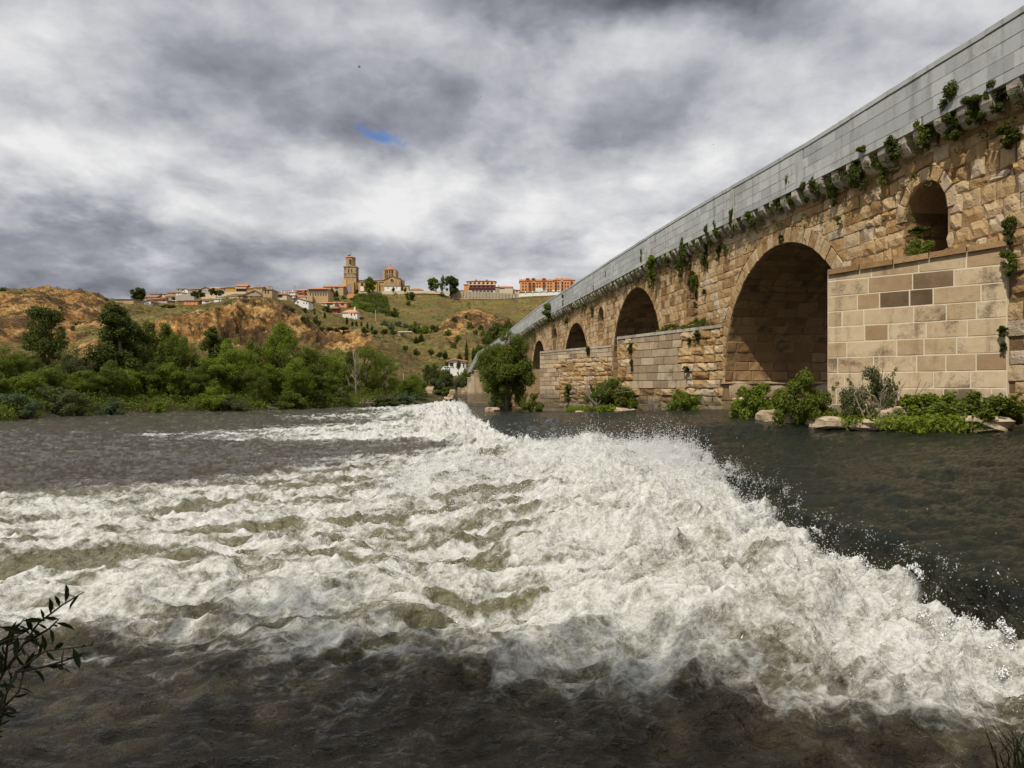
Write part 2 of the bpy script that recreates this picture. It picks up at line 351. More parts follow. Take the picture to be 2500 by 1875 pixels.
for kx in _kx:
    sh = np.interp(kx, *SHORE); pts = [(0, -1.6), (sh - 10, -1.4), (sh, 0.06), (sh + 2, 0.7), (sh + 14, 1.5)]
    for d, y in KEY[kx]: pts.append((d, CZ + (957 - y) / F * d))
    zl = pts[-1][1]; pts += [(pts[-1][0] + 400, zl - 3), (9000, zl - 25)]
    _tab.append(np.interp(_dg, [p[0] for p in pts], [p[1] for p in pts]))
_tab = np.array(_tab)
def _look(px, d):
    px = np.clip(px, _kx[0], _kx[-1]); d = np.clip(d, _dg[0], _dg[-1])
    i = np.clip(np.searchsorted(_kx, px) - 1, 0, len(_kx) - 2); u = (px - _kx[i]) / (_kx[i + 1] - _kx[i])
    j = np.clip(np.searchsorted(_dg, d) - 1, 0, len(_dg) - 2); v = (d - _dg[j]) / (_dg[j + 1] - _dg[j])
    return (_tab[i, j] * (1 - u) + _tab[i + 1, j] * u) * (1 - v) + (_tab[i, j + 1] * (1 - u) + _tab[i + 1, j + 1] * u) * v
def land(X, Y):
    X = np.asarray(X, float); Y = np.asarray(Y, float); px = 1250 + F * X / np.maximum(Y, 1)
    amp = sst(Y, 120, 165) * (1 - 0.75 * sst(Y, 400, 520))
    g = fbm(X / 17, Y / 48, 4, 11, ridged=True)
    g2 = fbm(X / 44 + 3, Y / 60, 3, 5)
    g3 = fbm(X / 5.0, Y / 9, 3, 81, ridged=True)
    d = Y + amp * ((g - .12) * 9 + g2 * 9 + (g3 - .12) * 3.6 + (fbm(X / 5.2 + 9, Y / 42, 3, 83, ridged=True) - .12) * 4.5 * sst(Y, 420, 330))
    d = np.where(Y > 640, Y, d)
    z = _look(px + amp * 9 * fbm(X / 30, Y / 30, 2, 31), d)
    shore = np.interp(px, *SHORE)
    z = z + sst(Y - shore, 0, 25) * (fbm(X / 6, Y / 6, 4, 3) * 0.7 * (0.35 + amp)) + sst(shore - Y, -3, 6) * 0
    return z
def cliffness(X, Y):
    px = 1250 + F * X / np.maximum(Y, 1); dd = 4.0
    d = Y + sst(Y, 120, 165) * (1 - .75 * sst(Y, 400, 520)) * (fbm(X / 17, Y / 48, 4, 11, ridged=True) - .12) * 9
    s = (_look(px, d + dd) - _look(px, d - dd)) / (2 * dd) + .07 * sst(px, 330, 250)
    return sst(s, .15, .34) * sst(Y, 140, 165) * (1 - sst(Y, 330, 400))
def land_z(X, Y): return float(land(np.array([X]), np.array([Y]))[0])

def terrain_mat():
    m, t = new_mat('eroded_hillside'); g = t.new('ShaderNodeNewGeometry')
    nz = t.new('ShaderNodeSeparateXYZ', i0=g.outputs['Normal']).outputs[2]
    pos = t.tc; px, py, pz = t.new('ShaderNodeSeparateXYZ', i0=pos).outputs
    a = t.noise(pos, 0.035, 5, 0.6); b = t.noise(pos, 0.16, 7, 0.68); c = t.noise(pos, 0.9, 6, 0.7); e = t.noise(pos, 0.075, 6, 0.65, 0.5)
    strat = t.noise(t.new('ShaderNodeCombineXYZ', i0=t.math('MULTIPLY', px, 0.012), i1=t.math('MULTIPLY', py, 0.012), i2=t.math('MULTIPLY', pz, 0.42)).outputs[0], 1.0, 5, 0.6)
    gully = t.noise(t.new('ShaderNodeCombineXYZ', i0=t.math('MULTIPLY', px, 0.30), i1=t.math('MULTIPLY', py, 0.30), i2=t.math('MULTIPLY', pz, 0.05)).outputs[0], 1.0, 5, 0.65)
    f = t.math('ADD', t.math('MULTIPLY', strat, 0.45), t.math('ADD', t.math('MULTIPLY', gully, 0.4), t.math('MULTIPLY', c, 0.25)))
    cliff = t.ramp(f, [(0.38, (0.10, 0.05, 0.024)), (0.47, (0.23, 0.12, 0.045)), (0.55, (0.42, 0.24, 0.085)), (0.66, (0.62, 0.42, 0.19))])
    # brown dead scrub clinging to the faces
    scr = t.math('ADD', t.math('MULTIPLY', e, 0.45), t.math('ADD', t.math('MULTIPLY', b, 0.35), t.math('ADD', t.math('MULTIPLY', strat, 0.12), t.math('MULTIPLY', c, .22))))
    cliff = t.mix(t.ss(scr, 0.535, 0.60), cliff, t.mix(c, (0.045, 0.028, 0.014), (0.16, 0.10, 0.045)))
    grass = t.ramp(t.math('ADD', t.math('MULTIPLY', b, 0.6), t.math('MULTIPLY', c, 0.4)), [(0.36, (0.09, 0.075, 0.024)), (0.5, (0.21, 0.175, 0.055)), (0.62, (0.38, 0.31, 0.12))])
    green = t.ramp(c, [(0.38, (0.05, 0.065, 0.018)), (0.6, (0.16, 0.175, 0.05))])
    grass = t.mix(t.ss(t.math('ADD', t.math('MULTIPLY', a, 0.6), t.math('MULTIPLY', b, 0.45)), 0.50, 0.60), grass, green)
    brown = t.mix(c, (0.10, 0.062, 0.028), (0.23, 0.15, 0.06))
    grass = t.mix(t.math('MULTIPLY', t.ss(t.math('ADD', e, t.math('MULTIPLY', t.math('SUBTRACT', b, 0.5), 0.9)), 0.44, 0.56), 0.85), grass, brown)
    cl = t.new('ShaderNodeAttribute', {'attribute_name': 'cliff'}).outputs['Fac']
    clm = t.math('ADD', t.math('ADD', cl, t.math('MULTIPLY', t.math('SUBTRACT', 0.86, nz), 2.2)), t.math('MULTIPLY', t.math('SUBTRACT', b, 0.5), 1.1))
    colr = t.mix(t.ss(clm, 0.35, 0.6), grass, cliff)
    fsp = t.noise(pos, 0.55, 5, 0.75); colr = t.mix(1.0, colr, t.ramp(fsp, [(0.36, (.50, .50, .46)), (0.5, (.95, .95, .95)), (0.64, (1.4, 1.34, 1.2))]), 'MULTIPLY')
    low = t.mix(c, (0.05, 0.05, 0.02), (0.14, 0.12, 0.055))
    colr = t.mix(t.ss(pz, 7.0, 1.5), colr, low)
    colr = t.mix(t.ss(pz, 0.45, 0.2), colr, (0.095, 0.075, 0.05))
    h = t.math('ADD', b, t.math('MULTIPLY', c, 0.4))
    finish(t, colr, 0.95, t.math('ADD', h, t.math('MULTIPLY', gully, 0.9)), 1.0, 2.6, 0.1); return m
_px = np.concatenate([np.linspace(-6000, -160, 50), np.arange(-150, 1450, 3.2), np.linspace(1455, 9000, 60)])
_dd = np.concatenate([np.arange(24, 145, 3.0), np.arange(145, 420, 1.5), np.arange(420, 700, 4.0), np.geomspace(705, 9000, 40)])
PX, DD = np.meshgrid(_px, _dd); TX = (PX - 1250) / F * DD; TZ = land(TX, DD)
nr, nc = TX.shape
idx = np.arange(nr * nc).reshape(nr, nc)
quads = np.stack([idx[:-1, :-1], idx[:-1, 1:], idx[1:, 1:], idx[1:, :-1]], -1).reshape(-1, 4)
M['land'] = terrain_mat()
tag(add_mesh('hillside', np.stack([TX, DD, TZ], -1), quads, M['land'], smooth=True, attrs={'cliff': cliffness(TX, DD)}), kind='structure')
# river bed: one sheet under everything, out to the horizon
M['bed'] = plain_mat('river_bed', (0.06, 0.05, 0.03))
tag(MB().add([(-9000, -9000, -3), (9000, -9000, -3), (9000, 9000, -3), (-9000, 9000, -3)], [(0, 1, 2, 3)]).build('ground', M['bed']), kind='structure')

# ================================================================ THE RIVER
CY = [-30, -5, 0, 3.5, 7.2, 11, 14, 15.8, 17.3, 20, 25, 31, 46, 60, 75, 90, 130]
CX = [4.6, 3.5, 3.2, 2.92, 2.88, 3.2, 3.5, 3.5, 0.9, 0.2, -0.6, -1.3, -2.6, -3.6, -5, -7, -9]
LY = [0, 3, 3.6, 4.4, 5, 6, 8, 10, 12, 13.8, 16, 17.7, 20, 22, 24, 27, 31, 36, 40, 44, 48, 54, 80, 150]
LX = [6.0, 4.0, 1.6, -1.8, -4.8, -8.5, -12, -9.5, -7.2, -5.4, -3.7, -2.4, -1.2, -2.2, -6, -10.5, -10.5, -7, -6, -9, -13, -9, -15, -20]
def xcrest(X, Y): return np.interp(Y, CY, CX) + 0.18 * pn(Y * 0.55, X * 0.1, 91) + 0.14 * pn(Y * 2.1, X * 0.2, 92) + 0.07 * pn(Y * 6.1, X * 0.3, 93)
def river(X, Y):
    xc = xcrest(X, Y); d = xc - X; pd = -d
    q = np.interp(Y, [0, 28, 45, 80, 120], [1, 0.92, 0.42, 0.2, 0.12])
    hp = np.interp(pd, [0, 1, 2, 4, 6.5, 9], [0.44, 0.56, 0.68, 0.88, 0.98, 1.03]) * q
    flow = pn(X * 0.9 + Y * 0.25, Y * 0.55 - X * 0.1, 41) * 0.040 + pn(X * 2.3 + Y, Y * 2.4, 42) * 0.036 + pn(X * 5.3, Y * 5.6 + X, 43) * 0.024 + pn(X * 12.3, Y * 12.6, 44) * 0.010
    hp = hp + flow * (0.45 + 0.55 * sst(pd, 8, 2))
    peak = np.exp(-((Y - 14.6) / 1.9) ** 2) * 0.20 + 0.08 * np.exp(-((Y - 8.5) / 2.0) ** 2)
    lumps = 0.75 + 0.45 * pn(X * 0.55, Y * 0.55, 61) + 0.35 * pn(X * 1.6, Y * 1.5, 62)
    roll = (np.interp(d, [0, 0.35, 0.9, 1.8, 3.2, 5.5, 9], [0.40, 0.36, 0.40, 0.42, 0.26, 0.12, 0.04]) + peak * np.interp(d, [0, 0.4, 1.6, 3.2], [0.7, 1, 0.8, 0])) 
    roll = roll * np.clip(lumps, 0.35, 1.7) * np.interp(Y, [0, 3, 6, 30, 60], [0.7, 0.85, 1, 0.95, 1.1])
    L = np.interp(Y, LY, LX); wob = (1.2 + Y * .05) * pn(X * 0.2, Y * 0.5, 71) + .8 * pn(X * .6, Y * 1.4, 72)
    sw = np.interp(Y, [3, 7, 12, 40], [4.5, 5.2, 3.4, 5.0]); dens = np.maximum(sst(X + wob, L - sw, L + sw), sst(d, 2.6, .5) * np.interp(Y, [2.6, 3.5, 4.6], [.05, .55, 1])) * sst(d, -0.05, 0.25)
    stx = .8 * pn(X * .5, Y * .6, 24) + .3 * pn(X * 1.6, Y * 1.8, 25); st = fbm(X * 0.34 + Y * 0.10 + stx, Y * 1.15 + stx * 1.5, 5, 21, 0.60, ridged=True)
    st2 = fbm(X * 1.1, Y * 2.4, 4, 22, 0.6)
    near = sst(d, 4.2, 0.2)
    bl = pn(X * 0.45 + .2 * Y, Y * 0.6, 77)
    foam = dens * (0.33 + 0.50 * near) + (st - 0.10) * 0.80 * (np.interp(Y, [3.4, 4.6, 7, 12, 18, 60], [.35, .56, .50, .38, .60, .66]) + dens) * (1 - .6 * near) + st2 * 0.46 * (0.25 + dens) + bl * .12 * dens - 0.05 + .10 * sst(Y, 15, 22)
    foam = np.clip(foam, 0, 1) * sst(d, -0.02, 0.18)
    far = np.interp(Y, [0, 10, 20, 60, 120], [1, 1.1, 1.5, 2.6, 3.2])
    bil = 1 - np.abs(pn(X * 0.75 + 0.3 * Y, Y * 1.25, 51)) * 2; bil2 = 1 - np.abs(pn(X * 2.0, Y * 2.9, 52)) * 2; bil3 = 1 - np.abs(pn(X * 5.0, Y * 6.6, 53)) * 2
    chop = (bil - 0.45) * 0.052 + (bil2 - 0.4) * 0.042 + (bil3 - 0.4) * 0.024 + pn(X * 12, Y * 14, 54) * 0.009
    chop = chop * (0.55 + 0.85 * dens + 0.9 * near * dens) * far
    rough_ = near * dens * (fbm(X * 2.6, Y * 2.8, 4, 63, 0.58) * 0.15)
    hf = roll * dens + chop + rough_
    s = sst(d, -0.03, 0.10)
    z = hp * (1 - s) + hf * s
    return z, foam, dens * sst(d, 0, 0.3), sst(d, -0.04, 0.12)
ry = np.concatenate([np.arange(2150, 1130, -2.1), np.arange(1130, 990, -1.4), np.arange(990, 974, -0.8)])
rY = np.concatenate([[-40, -12, -5, -2, 0, 0.7, 1.2, 1.6, 2.0], 1800 * CZ / (ry - 957)])
rt = np.concatenate([[-22, -9, -4, -2, -1.2, -0.95], (np.arange(-130, 2640, 2.7) - 1250) / F, [0.95, 1.2, 2, 4, 9, 22]])
T_, Y_ = np.meshgrid(rt, rY); X_ = T_ * np.maximum(Y_, 2.3)
rz, rf, rden, rside = river(X_, Y_)
rz = np.where(Y_ < 1.5, rz * 0.5, rz)
nr, nc = X_.shape; idx = np.arange(nr * nc).reshape(nr, nc)
quads = np.stack([idx[:-1, :-1], idx[:-1, 1:], idx[1:, 1:], idx[1:, :-1]], -1).reshape(-1, 4)
def water_mat():
    m, t = new_mat('river_water')
    at = lambda n: t.new('ShaderNodeAttribute', {'attribute_name': n}).outputs['Fac']
    foam, dens, side = at('foam'), at('dens'), at('side'); pos = t.tc
    n1 = t.noise(pos, 3.0, 7, 0.7, 0.4); n2 = t.noise(pos, 16.0, 5, 0.7); n3 = t.noise(pos, 55.0, 3, 0.6)
    vor = t.new('ShaderNodeTexVoronoi', {'feature': 'DISTANCE_TO_EDGE'}, Vector=t.vmath('ADD', pos, t.vmath('SCALE', t.noise(pos, 5.0, 3, out=1), scale=0.25)), Scale=7.0).outputs[0]
    f = t.math('ADD', foam, t.math('ADD', t.math('MULTIPLY', t.math('SUBTRACT', n1, 0.5), 0.75), t.math('MULTIPLY', t.math('SUBTRACT', n2, 0.5), 0.45)))
    f = t.math('ADD', f, t.math('MULTIPLY', t.math('SUBTRACT', t.ss(vor, 0.16, 0.0), 0.3), 0.14))
    fm = t.ss(f, 0.28, 0.95)
    water = t.mix(t.ss(n1, 0.35, 0.65), (0.038, 0.031, 0.019), (0.082, 0.069, 0.042))
    pool = t.mix(t.ss(n1, 0.35, 0.65), (0.006, 0.009, 0.005), (0.016, 0.020, 0.010))
    base = t.mix(side, pool, water)
    aer = t.mix(t.math('MULTIPLY', t.ss(t.math('ADD', dens, t.math('MULTIPLY', t.math('SUBTRACT', n1, 0.5), 0.5)), 0.25, 1.1), 0.80), base, t.mix(t.ss(n2, .35, .65), (0.13, 0.12, 0.065), (0.25, 0.245, 0.15)))
    white = t.mix(t.ss(t.math('ADD', t.math('ADD', t.math('MULTIPLY', n2, .45), t.math('MULTIPLY', n3, .30)), t.math('MULTIPLY', n1, .35)), .36, .66), (0.28, 0.28, 0.225), (0.66, 0.665, 0.635))
    c = t.mix(fm, aer, white)
    p = t.new('ShaderNodeBsdfPrincipled', Base_Color=c, Roughness=t.math('ADD', 0.10, t.math('MULTIPLY', fm, 0.55)))
    p.inputs['IOR'].default_value = 1.33
    t.put(p.inputs['Subsurface Weight'], t.math('MULTIPLY', fm, 0.7)); p.inputs['Subsurface Radius'].default_value = (1.0, 1.0, .8); p.inputs['Subsurface Scale'].default_value = 0.07
    rip = t.noise(t.vmath('MULTIPLY', pos, (1.0, 1.5, 1.0)), 7.0, 6, 0.62); rip2 = t.noise(pos, 28.0, 4, 0.6)
    h = t.math('ADD', t.math('MULTIPLY', rip, 1.9), t.math('MULTIPLY', rip2, 0.7))
    wide = t.noise(t.vmath('MULTIPLY', pos, (0.7, 1.5, 1.0)), 1.6, 5, 0.6); h = t.math('ADD', h, t.math('MULTIPLY', wide, 2.2))
    h = t.math('ADD', h, t.math('MULTIPLY', fm, t.math('ADD', t.math('MULTIPLY', n2, 0.30), t.math('MULTIPLY', n3, 0.16))))
    b = t.new('ShaderNodeBump', Strength=0.9, Distance=0.06, Height=h); t.l.new(b.outputs[0], p.inputs['Normal'])
    t.l.new(p.outputs[0], t.out.inputs[0]); return m
M['water'] = water_mat()
tag(add_mesh('river', np.stack([X_, Y_, rz], -1), quads, M['water'], smooth=True, attrs={'foam': rf, 'dens': rden, 'side': rside}), kind='structure')

# spray thrown up where the glide meets the foam: real drops
def drops(name, n, Yr, w8, label, hmul=1.0, seed=1):
    g = np.random.default_rng(seed)
    yy = g.uniform(*Yr, n * 4); keep = g.random(n * 4) < w8(yy); yy = yy[keep][:n]; n = len(yy)
    clump = pn(yy * 3.1, yy * 0 + 5, 7) + 0.8 * pn(yy * 9.0, yy * 0, 8)
    xc = np.interp(yy, CY, CX); dd_ = g.gamma(1.7, 0.42, n) - 0.10
    uni = g.random(n) < .35; dd_ = np.where(uni, g.uniform(0, 5.5, n), dd_); xx = xcrest(xc - dd_, yy) - dd_; z0, _f, _dn, _s = river(xx, yy); ok = ~(uni & (_dn < .75)) & ~((dd_ > .3) & (_dn < .6)); yy, xx, z0, clump, uni, xc, dd_ = (q[ok] for q in (yy, xx, z0, clump, uni, xc, dd_)); n = len(yy)
    hh = np.where(uni, .35, 1) * g.exponential(0.035, n) * (0.5 + 1.3 * np.clip(clump + 0.5, 0, 2)) * hmul * (1 + 1.6 * np.exp(-((yy - 14.6) / 1.8) ** 2))
    fingers = np.clip(pn(xx * 4.0, yy * 4.0, 12) + 0.35, 0, 1.2)
    zz = z0 + hh * (0.4 + fingers) + 0.01
    r = 0.0008 + 0.0007 * g.exponential(1.0, n) + 0.00024 * yy
    ns = n // 7                  # part of the drops fly in arcs
    ka = g.integers(0, 170, ns); y0 = g.uniform(*Yr, 170); a0 = g.uniform(-.9, .7, 170); v0 = g.uniform(.25, .9, 170) * (0.55 + .6 * np.exp(-((y0 - 14) / 2.5) ** 2)); vh = g.normal(size=(170, 2)) * .30 + np.array([.15, 0])
    tt = g.random(ns) ** .7 * .22; xa = xcrest(np.interp(y0, CY, CX), y0) - .05 - .5 * g.random(170)
    xx[:ns] = xa[ka] + vh[ka, 0] * tt * 1.6 + g.normal(size=ns) * .012; yy[:ns] = y0[ka] + vh[ka, 1] * tt * 1.6 + g.normal(size=ns) * .012
    zz[:ns] = river(xa, y0)[0][ka] + v0[ka] * 2.2 * tt - 4.9 * tt * tt + g.normal(size=ns) * .012
    st = g.random((n, 3)) * 2 - 1; st /= np.linalg.norm(st, axis=1)[:, None]
    tet = np.array([[1, 1, 1], [1, -1, -1], [-1, 1, -1], [-1, -1, 1]], float) * .75
    V = np.repeat(tet[None], n, 0) * r[:, None, None]
    V += st[:, None, :] * (V @ st[..., None]) * (g.random((n, 1, 1)) ** 2) * 3.0
    V += np.stack([xx, yy, zz], -1)[:, None, :]
    Fo = np.array([[0, 1, 2], [0, 3, 1], [0, 2, 3], [1, 3, 2]])
    Fc = (Fo[None] + (np.arange(n) * 4)[:, None, None]).reshape(-1, 3)
    o = add_mesh(name, V.reshape(-1, 3), Fc, M['drop'], smooth=True)
    return tag(o, label, 'spray', kind='stuff')
m, t = new_mat('spray_drop')
p = finish(t, (0.85, 0.86, 0.86), 0.25, spec=0.5); M['drop'] = m
drops('spray', 150000, (2.6, 17.5), lambda y: 0.12 + 0.88 * np.exp(-((y - 13.8) / 3.2) ** 2), 'fine white spray thrown up along the edge of the weir', 1.0, 3)
drops('spray', 7000, (17, 80), lambda y: 0.2 + 0.8 * np.exp(-((y - 60) / 14) ** 2), 'white spray on the far end of the weir by the bridge', 1.5, 4)
# ================================================================ THE BRIDGE (own frame: x along, y out over the river, z up)
BR = empty('stone_bridge', (12, 0, 0), math.atan2(0.9905, -0.1377),
           'long old stone bridge with round arches, stone brackets and a grey slab parapet', 'bridge')
BW = Matrix.Translation((12, 0, 0)) @ Matrix.Rotation(math.atan2(0.9905, -0.1377), 4, 'Z')
def W(s, n, z): return BW @ Vector((s, n, z))
ZB = lambda s: 1.6 + np.interp(s, [-40, 14, 18, 30, 35, 55, 67, 105, 128, 143, 152], [6.0, 6.03, 6.04, 6.24, 6.34, 6.40, 6.48, 5.65, 5.55, 3.9, 3.5])
ZT = lambda s: 1.6 + np.interp(s, [-40, 14, 18, 22, 30, 35, 43, 55, 67, 105, 128, 143, 152], [7.3, 7.33, 7.34, 7.33, 7.55, 7.62, 7.67, 7.66, 7.72, 6.87, 6.80, 5.0, 4.6])
ARCH = [(24.2, 4.2, 2.2), (39.7, 4.35, 2.8), (53.9, 4.2, 2.4), (69.2, 3.9, 2.5), (85.0, 3.4, 2.2), (101.0, 3.2, 1.9), (117.0, 3.0, 1.8), (5.0, 4.2, 2.2)]
OPEN = [(17.37, 0.72, 5.72, 4.75), (31.7, 0.66, 6.0, 4.45), (46.8, 0.72, 6.15, 4.6), (61.6, 0.7, 6.1, 4.7), (77.5, 0.6, 5.6, 4.4)]   # s, half width, centre, floor
DEPTH = 5.0
# solid core wall with its openings
ss_ = set(np.arange(-30, 13, 3.0)) | set(np.arange(13, 62, 1.0)) | set(np.arange(62, 153, 2.0))
for s, r, zc in ARCH: ss_ |= set(s + r * np.cos(np.linspace(0, np.pi, 25)))
for s, r, zc, zf in OPEN: ss_ |= set(s + r * np.cos(np.linspace(0, np.pi, 11)))
ss_ = sorted(round(float(x), 5) for x in ss_)
core = MB()
for a, b in zip(ss_[:-1], ss_[1:]):
    if b - a < 1e-4: continue
    mid = (a + b) / 2; iv = [[-1.5, -1.5, float(ZB(a)), float(ZB(b))]]
    for s, r, zc in ARCH:
        if abs(mid - s) < r:
            f = lambda x: zc + math.sqrt(max(r * r - (x - s) ** 2, 0)); iv = [[f(a), f(b), float(ZB(a)), float(ZB(b))]]
    for s, r, zc, zf in OPEN:
        if abs(mid - s) < r:
            f = lambda x: zc + math.sqrt(max(r * r - (x - s) ** 2, 0)) * 1.15
            iv = [[-1.5, -1.5, zf, zf], [f(a), f(b), float(ZB(a)), float(ZB(b))]]
    for p, q, c, d in iv:
        for y in (-0.05, -DEPTH):
            core.add([(a, y, p), (b, y, q), (b, y, d), (a, y, c)], [(0, 3, 2, 1) if y > -1 else (0, 1, 2, 3)])
for s, r, zc, zf in OPEN:
    core.add([(s - r, -0.05, zf), (s + r, -0.05, zf), (s + r, -DEPTH, zf - .2), (s - r, -DEPTH, zf - .2)], [(0, 1, 2, 3)])
def barrel(mb, s, r, zc, z0, k=1.0, n=24):
    pts = [(s + r, z0)] + [(s + r * math.cos(t), zc + k * r * math.sin(t)) for t in np.linspace(0, math.pi, n)] + [(s - r, z0)]
    for (x0, a), (x1, b) in zip(pts[:-1], pts[1:]):
        mb.add([(x0, -0.05, a), (x1, -0.05, b), (x1, -DEPTH, b), (x0, -DEPTH, a)], [(0, 1, 2, 3)])
for s, r, zc in ARCH: barrel(core, s, r, zc, -1.5)
for s, r, zc, zf in OPEN: barrel(core, s, r, zc, zf - 0.2, 1.15, 12)
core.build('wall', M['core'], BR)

_bs = [0]
def block(fn, u0, u1, v0, v1, h=0.06, bev=0.03, rough=0.012, nu=3, nv=2, back=0.05, warp=None, gap=0.012, skew=0.0):
    _bs[0] += 1; g = RNG
    U = np.linspace(u0 + gap, u1 - gap, nu + 1); Vv = np.linspace(v0 + gap, v1 - gap, nv + 1)
    UU, VV = np.meshgrid(U, Vv, indexing='ij'); iu, iv = np.meshgrid(np.arange(nu + 1), np.arange(nv + 1), indexing='ij')
    edge = (iu == 0) | (iu == nu) | (iv == 0) | (iv == nv)
    j = min(bev * 0.9, 0.05)
    Wd = h + (g.random(UU.shape) - 0.5) * 2 * rough; Wd = np.where(edge, Wd - bev * 0.55 - g.random(UU.shape) * rough, Wd)
    corner = ((iu == 0) | (iu == nu)) & ((iv == 0) | (iv == nv)); Wd = np.where(corner, Wd - bev * 0.35, Wd)
    cu, cv = (u0 + u1) / 2, (v0 + v1) / 2
    UF = np.where(iu == 0, UU + bev, np.where(iu == nu, UU - bev, UU)) + (g.random(UU.shape) - .5) * rough
    VF = np.where(iv == 0, VV + bev, np.where(iv == nv, VV - bev, VV)) + (g.random(UU.shape) - .5) * rough
    UB = np.where(edge & (rough > .01), UU + (g.random(UU.shape) - .5) * rough * 1.4, UU); VB = np.where(edge & (rough > .01), VV + (g.random(UU.shape) - .5) * rough * 1.4, VV)
    if warp is not None:
        UF, VF, okF = warp(UF, VF); UB, VB, okB = warp(UB, VB)
        if (okF.sum() < 1): return None
        if (UF.max() - UF.min()) < 0.08 or (VF.max() - VF.min()) < 0.08: return None
    front = fn(UF, VF, Wd).reshape(-1, 3)
    ring = [(i, 0) for i in range(nu)] + [(nu, k) for k in range(nv)] + [(i, nv) for i in range(nu, 0, -1)] + [(0, k) for k in range(nv, 0, -1)]
    ri = np.array([a * (nv + 1) + b for a, b in ring])
    basev = fn(UB, VB, np.full(UB.shape, -back)).reshape(-1, 3)[ri]
    mid = fn(UB, VB, Wd - bev * 0.8).reshape(-1, 3)[ri]
    nf = len(front); k = len(ring)
    V = np.concatenate([front, mid, basev]); Fc = []
    id_ = lambda a, b: a * (nv + 1) + b
    for a in range(nu):
        for b in range(nv): Fc.append((id_(a, b), id_(a + 1, b), id_(a + 1, b + 1), id_(a, b + 1)))
    for q in range(k):
        q2 = (q + 1) % k
        Fc.append((ri[q], nf + q, nf + q2, ri[q2])); Fc.append((nf + q, nf + k + q, nf + k + q2, nf + q2))
    return V, np.array(Fc)
class Pieces:                # the first `cap` (nearest) become parts, the rest one joined part
    def __init__(s, name, mat, parent, cap=300): s.name, s.mat, s.parent, s.cap, s.L = name, mat, parent, cap, []
    def add(s, res, key, smooth=False):
        if res is not None: s.L.append((key, res, smooth))
    def flush(s):
        s.L.sort(key=lambda q: q[0])
        for k, (V, Fc), sm in s.L[:s.cap]: add_mesh(s.name, V, Fc, s.mat, s.parent, smooth=sm)
        rest = s.L[s.cap:]
        if rest:
            Vs, Fs, b = [], [], 0
            for k, (V, Fc), sm in rest: Vs.append(V); Fs.append(Fc + b); b += len(V)
            tag(add_mesh(s.name + '_far', np.concatenate(Vs), np.concatenate(Fs), s.mat, s.parent), kind='stuff')

# piers: plan corners (s, n) wall end, tip, far end; top height; water-side look
PIER = [dict(p=[(14.95, 0.0), (17.6, 2.27), (20.0, 0.0)], top=[4.66, 4.44, 4.6], kind=0),
        dict(p=[(28.45, 0.0), (33.9, 2.6), (35.3, 0.0)], top=[4.2, 4.09, 4.1], kind=1),
        dict(p=[(44.05, 0.0), (49.3, 3.4), (49.65, 0.0)], top=[4.39, 4.26, 4.3], kind=2),
        dict(p=[(58.2, 0.0), (62.5, 3.0), (65.2, 0.0)], top=[3.6, 3.5, 3.5], kind=2),
        dict(p=[(73.2, 0.0), (77.0, 3.0), (81.5, 0.0)], top=[3.3, 3.2, 3.2], kind=2)]
def in_pier(s, z):
    for q in PIER:
        if q['p'][0][0] - 0.05 < s < q['p'][2][0] + 0.05 and z < q['top'][0] - 0.1: return True
    return False
RW = 0.46
def wall_warp(U, V):
    U = U.copy(); V = V.copy(); ok = np.ones(U.shape, bool)
    for s, r, zc in ARCH:
        Ro = r + RW + 0.02; du = U - s; dv = V - zc
        m1 = (dv >= 0) & (du * du + dv * dv < Ro * Ro)
        if m1.any():
            L = np.maximum(np.sqrt(du * du + dv * dv), 1e-3); ang = np.arctan2(dv, du)
            ok &= ~(m1 & (L < Ro - 0.02)); U = np.where(m1, s + Ro * np.cos(ang), U); V = np.where(m1, zc + Ro * np.sin(ang), V)
        m2 = (dv < 0) & (np.abs(du) < Ro); ok &= ~m2; U = np.where(m2, s + np.where(du > 0, Ro, -Ro), U)
    for s, r, zc, zf in OPEN:
        Ro = r + 0.30; du = U - s; dv = (V - zc) / 1.12
        m1 = (dv >= 0) & (du * du + dv * dv < Ro * Ro); L = np.sqrt(du * du + dv * dv) + 1e-3
        ok &= ~m1; U = np.where(m1, s + du / L * Ro, U); V = np.where(m1, zc + dv / L * Ro * 1.12, V)
        m2 = (dv < 0) & (np.abs(du) < r) & (V > zf); ok &= ~m2; U = np.where(m2, s + np.where(du > 0, r, -r), U)
    top = ZB(U) - 0.03; ok &= V < top + 0.05; V = np.minimum(V, top)
    return U, V, ok
fw = lambda U, V, Wd: np.stack([U, Wd - 0.045, V], -1)
stones = Pieces('stone', M['wall'], BR, 300)
z = 0.2; row = 0
while z < 8.2:
    hgt = random.choice([0.24, 0.28, 0.33, 0.38]); s = 2.0 + random.random() * 0.3
    while s < 66:
        rub = s < 19.5 and z > 3
        wd = random.uniform(0.26, 0.62) if rub else random.uniform(0.32, 0.80)
        mid = s + wd / 2
        if not in_pier(mid, z + hgt / 2) and z < ZB(mid):
            near = mid < 34
            nu, nv = (3, 2) if near else (2, 1)
            jj = 0.05 if rub else 0.0
            rr = block(fw, s, s + wd, z + random.uniform(-jj, jj), z + hgt + random.uniform(-jj, jj), h=0.03 + random.uniform(0, 0.03 if rub else 0.022),
                       bev=0.028 if rub else random.uniform(0.008, 0.018), rough=0.024 if rub else 0.012, nu=nu, nv=nv, warp=wall_warp, gap=0.006)
            stones.add(rr, (mid if mid > 12.5 else 99 - mid) + (0 if z > 3 else 4), False)
        s += wd
    z += hgt; row += 1
stones.flush()
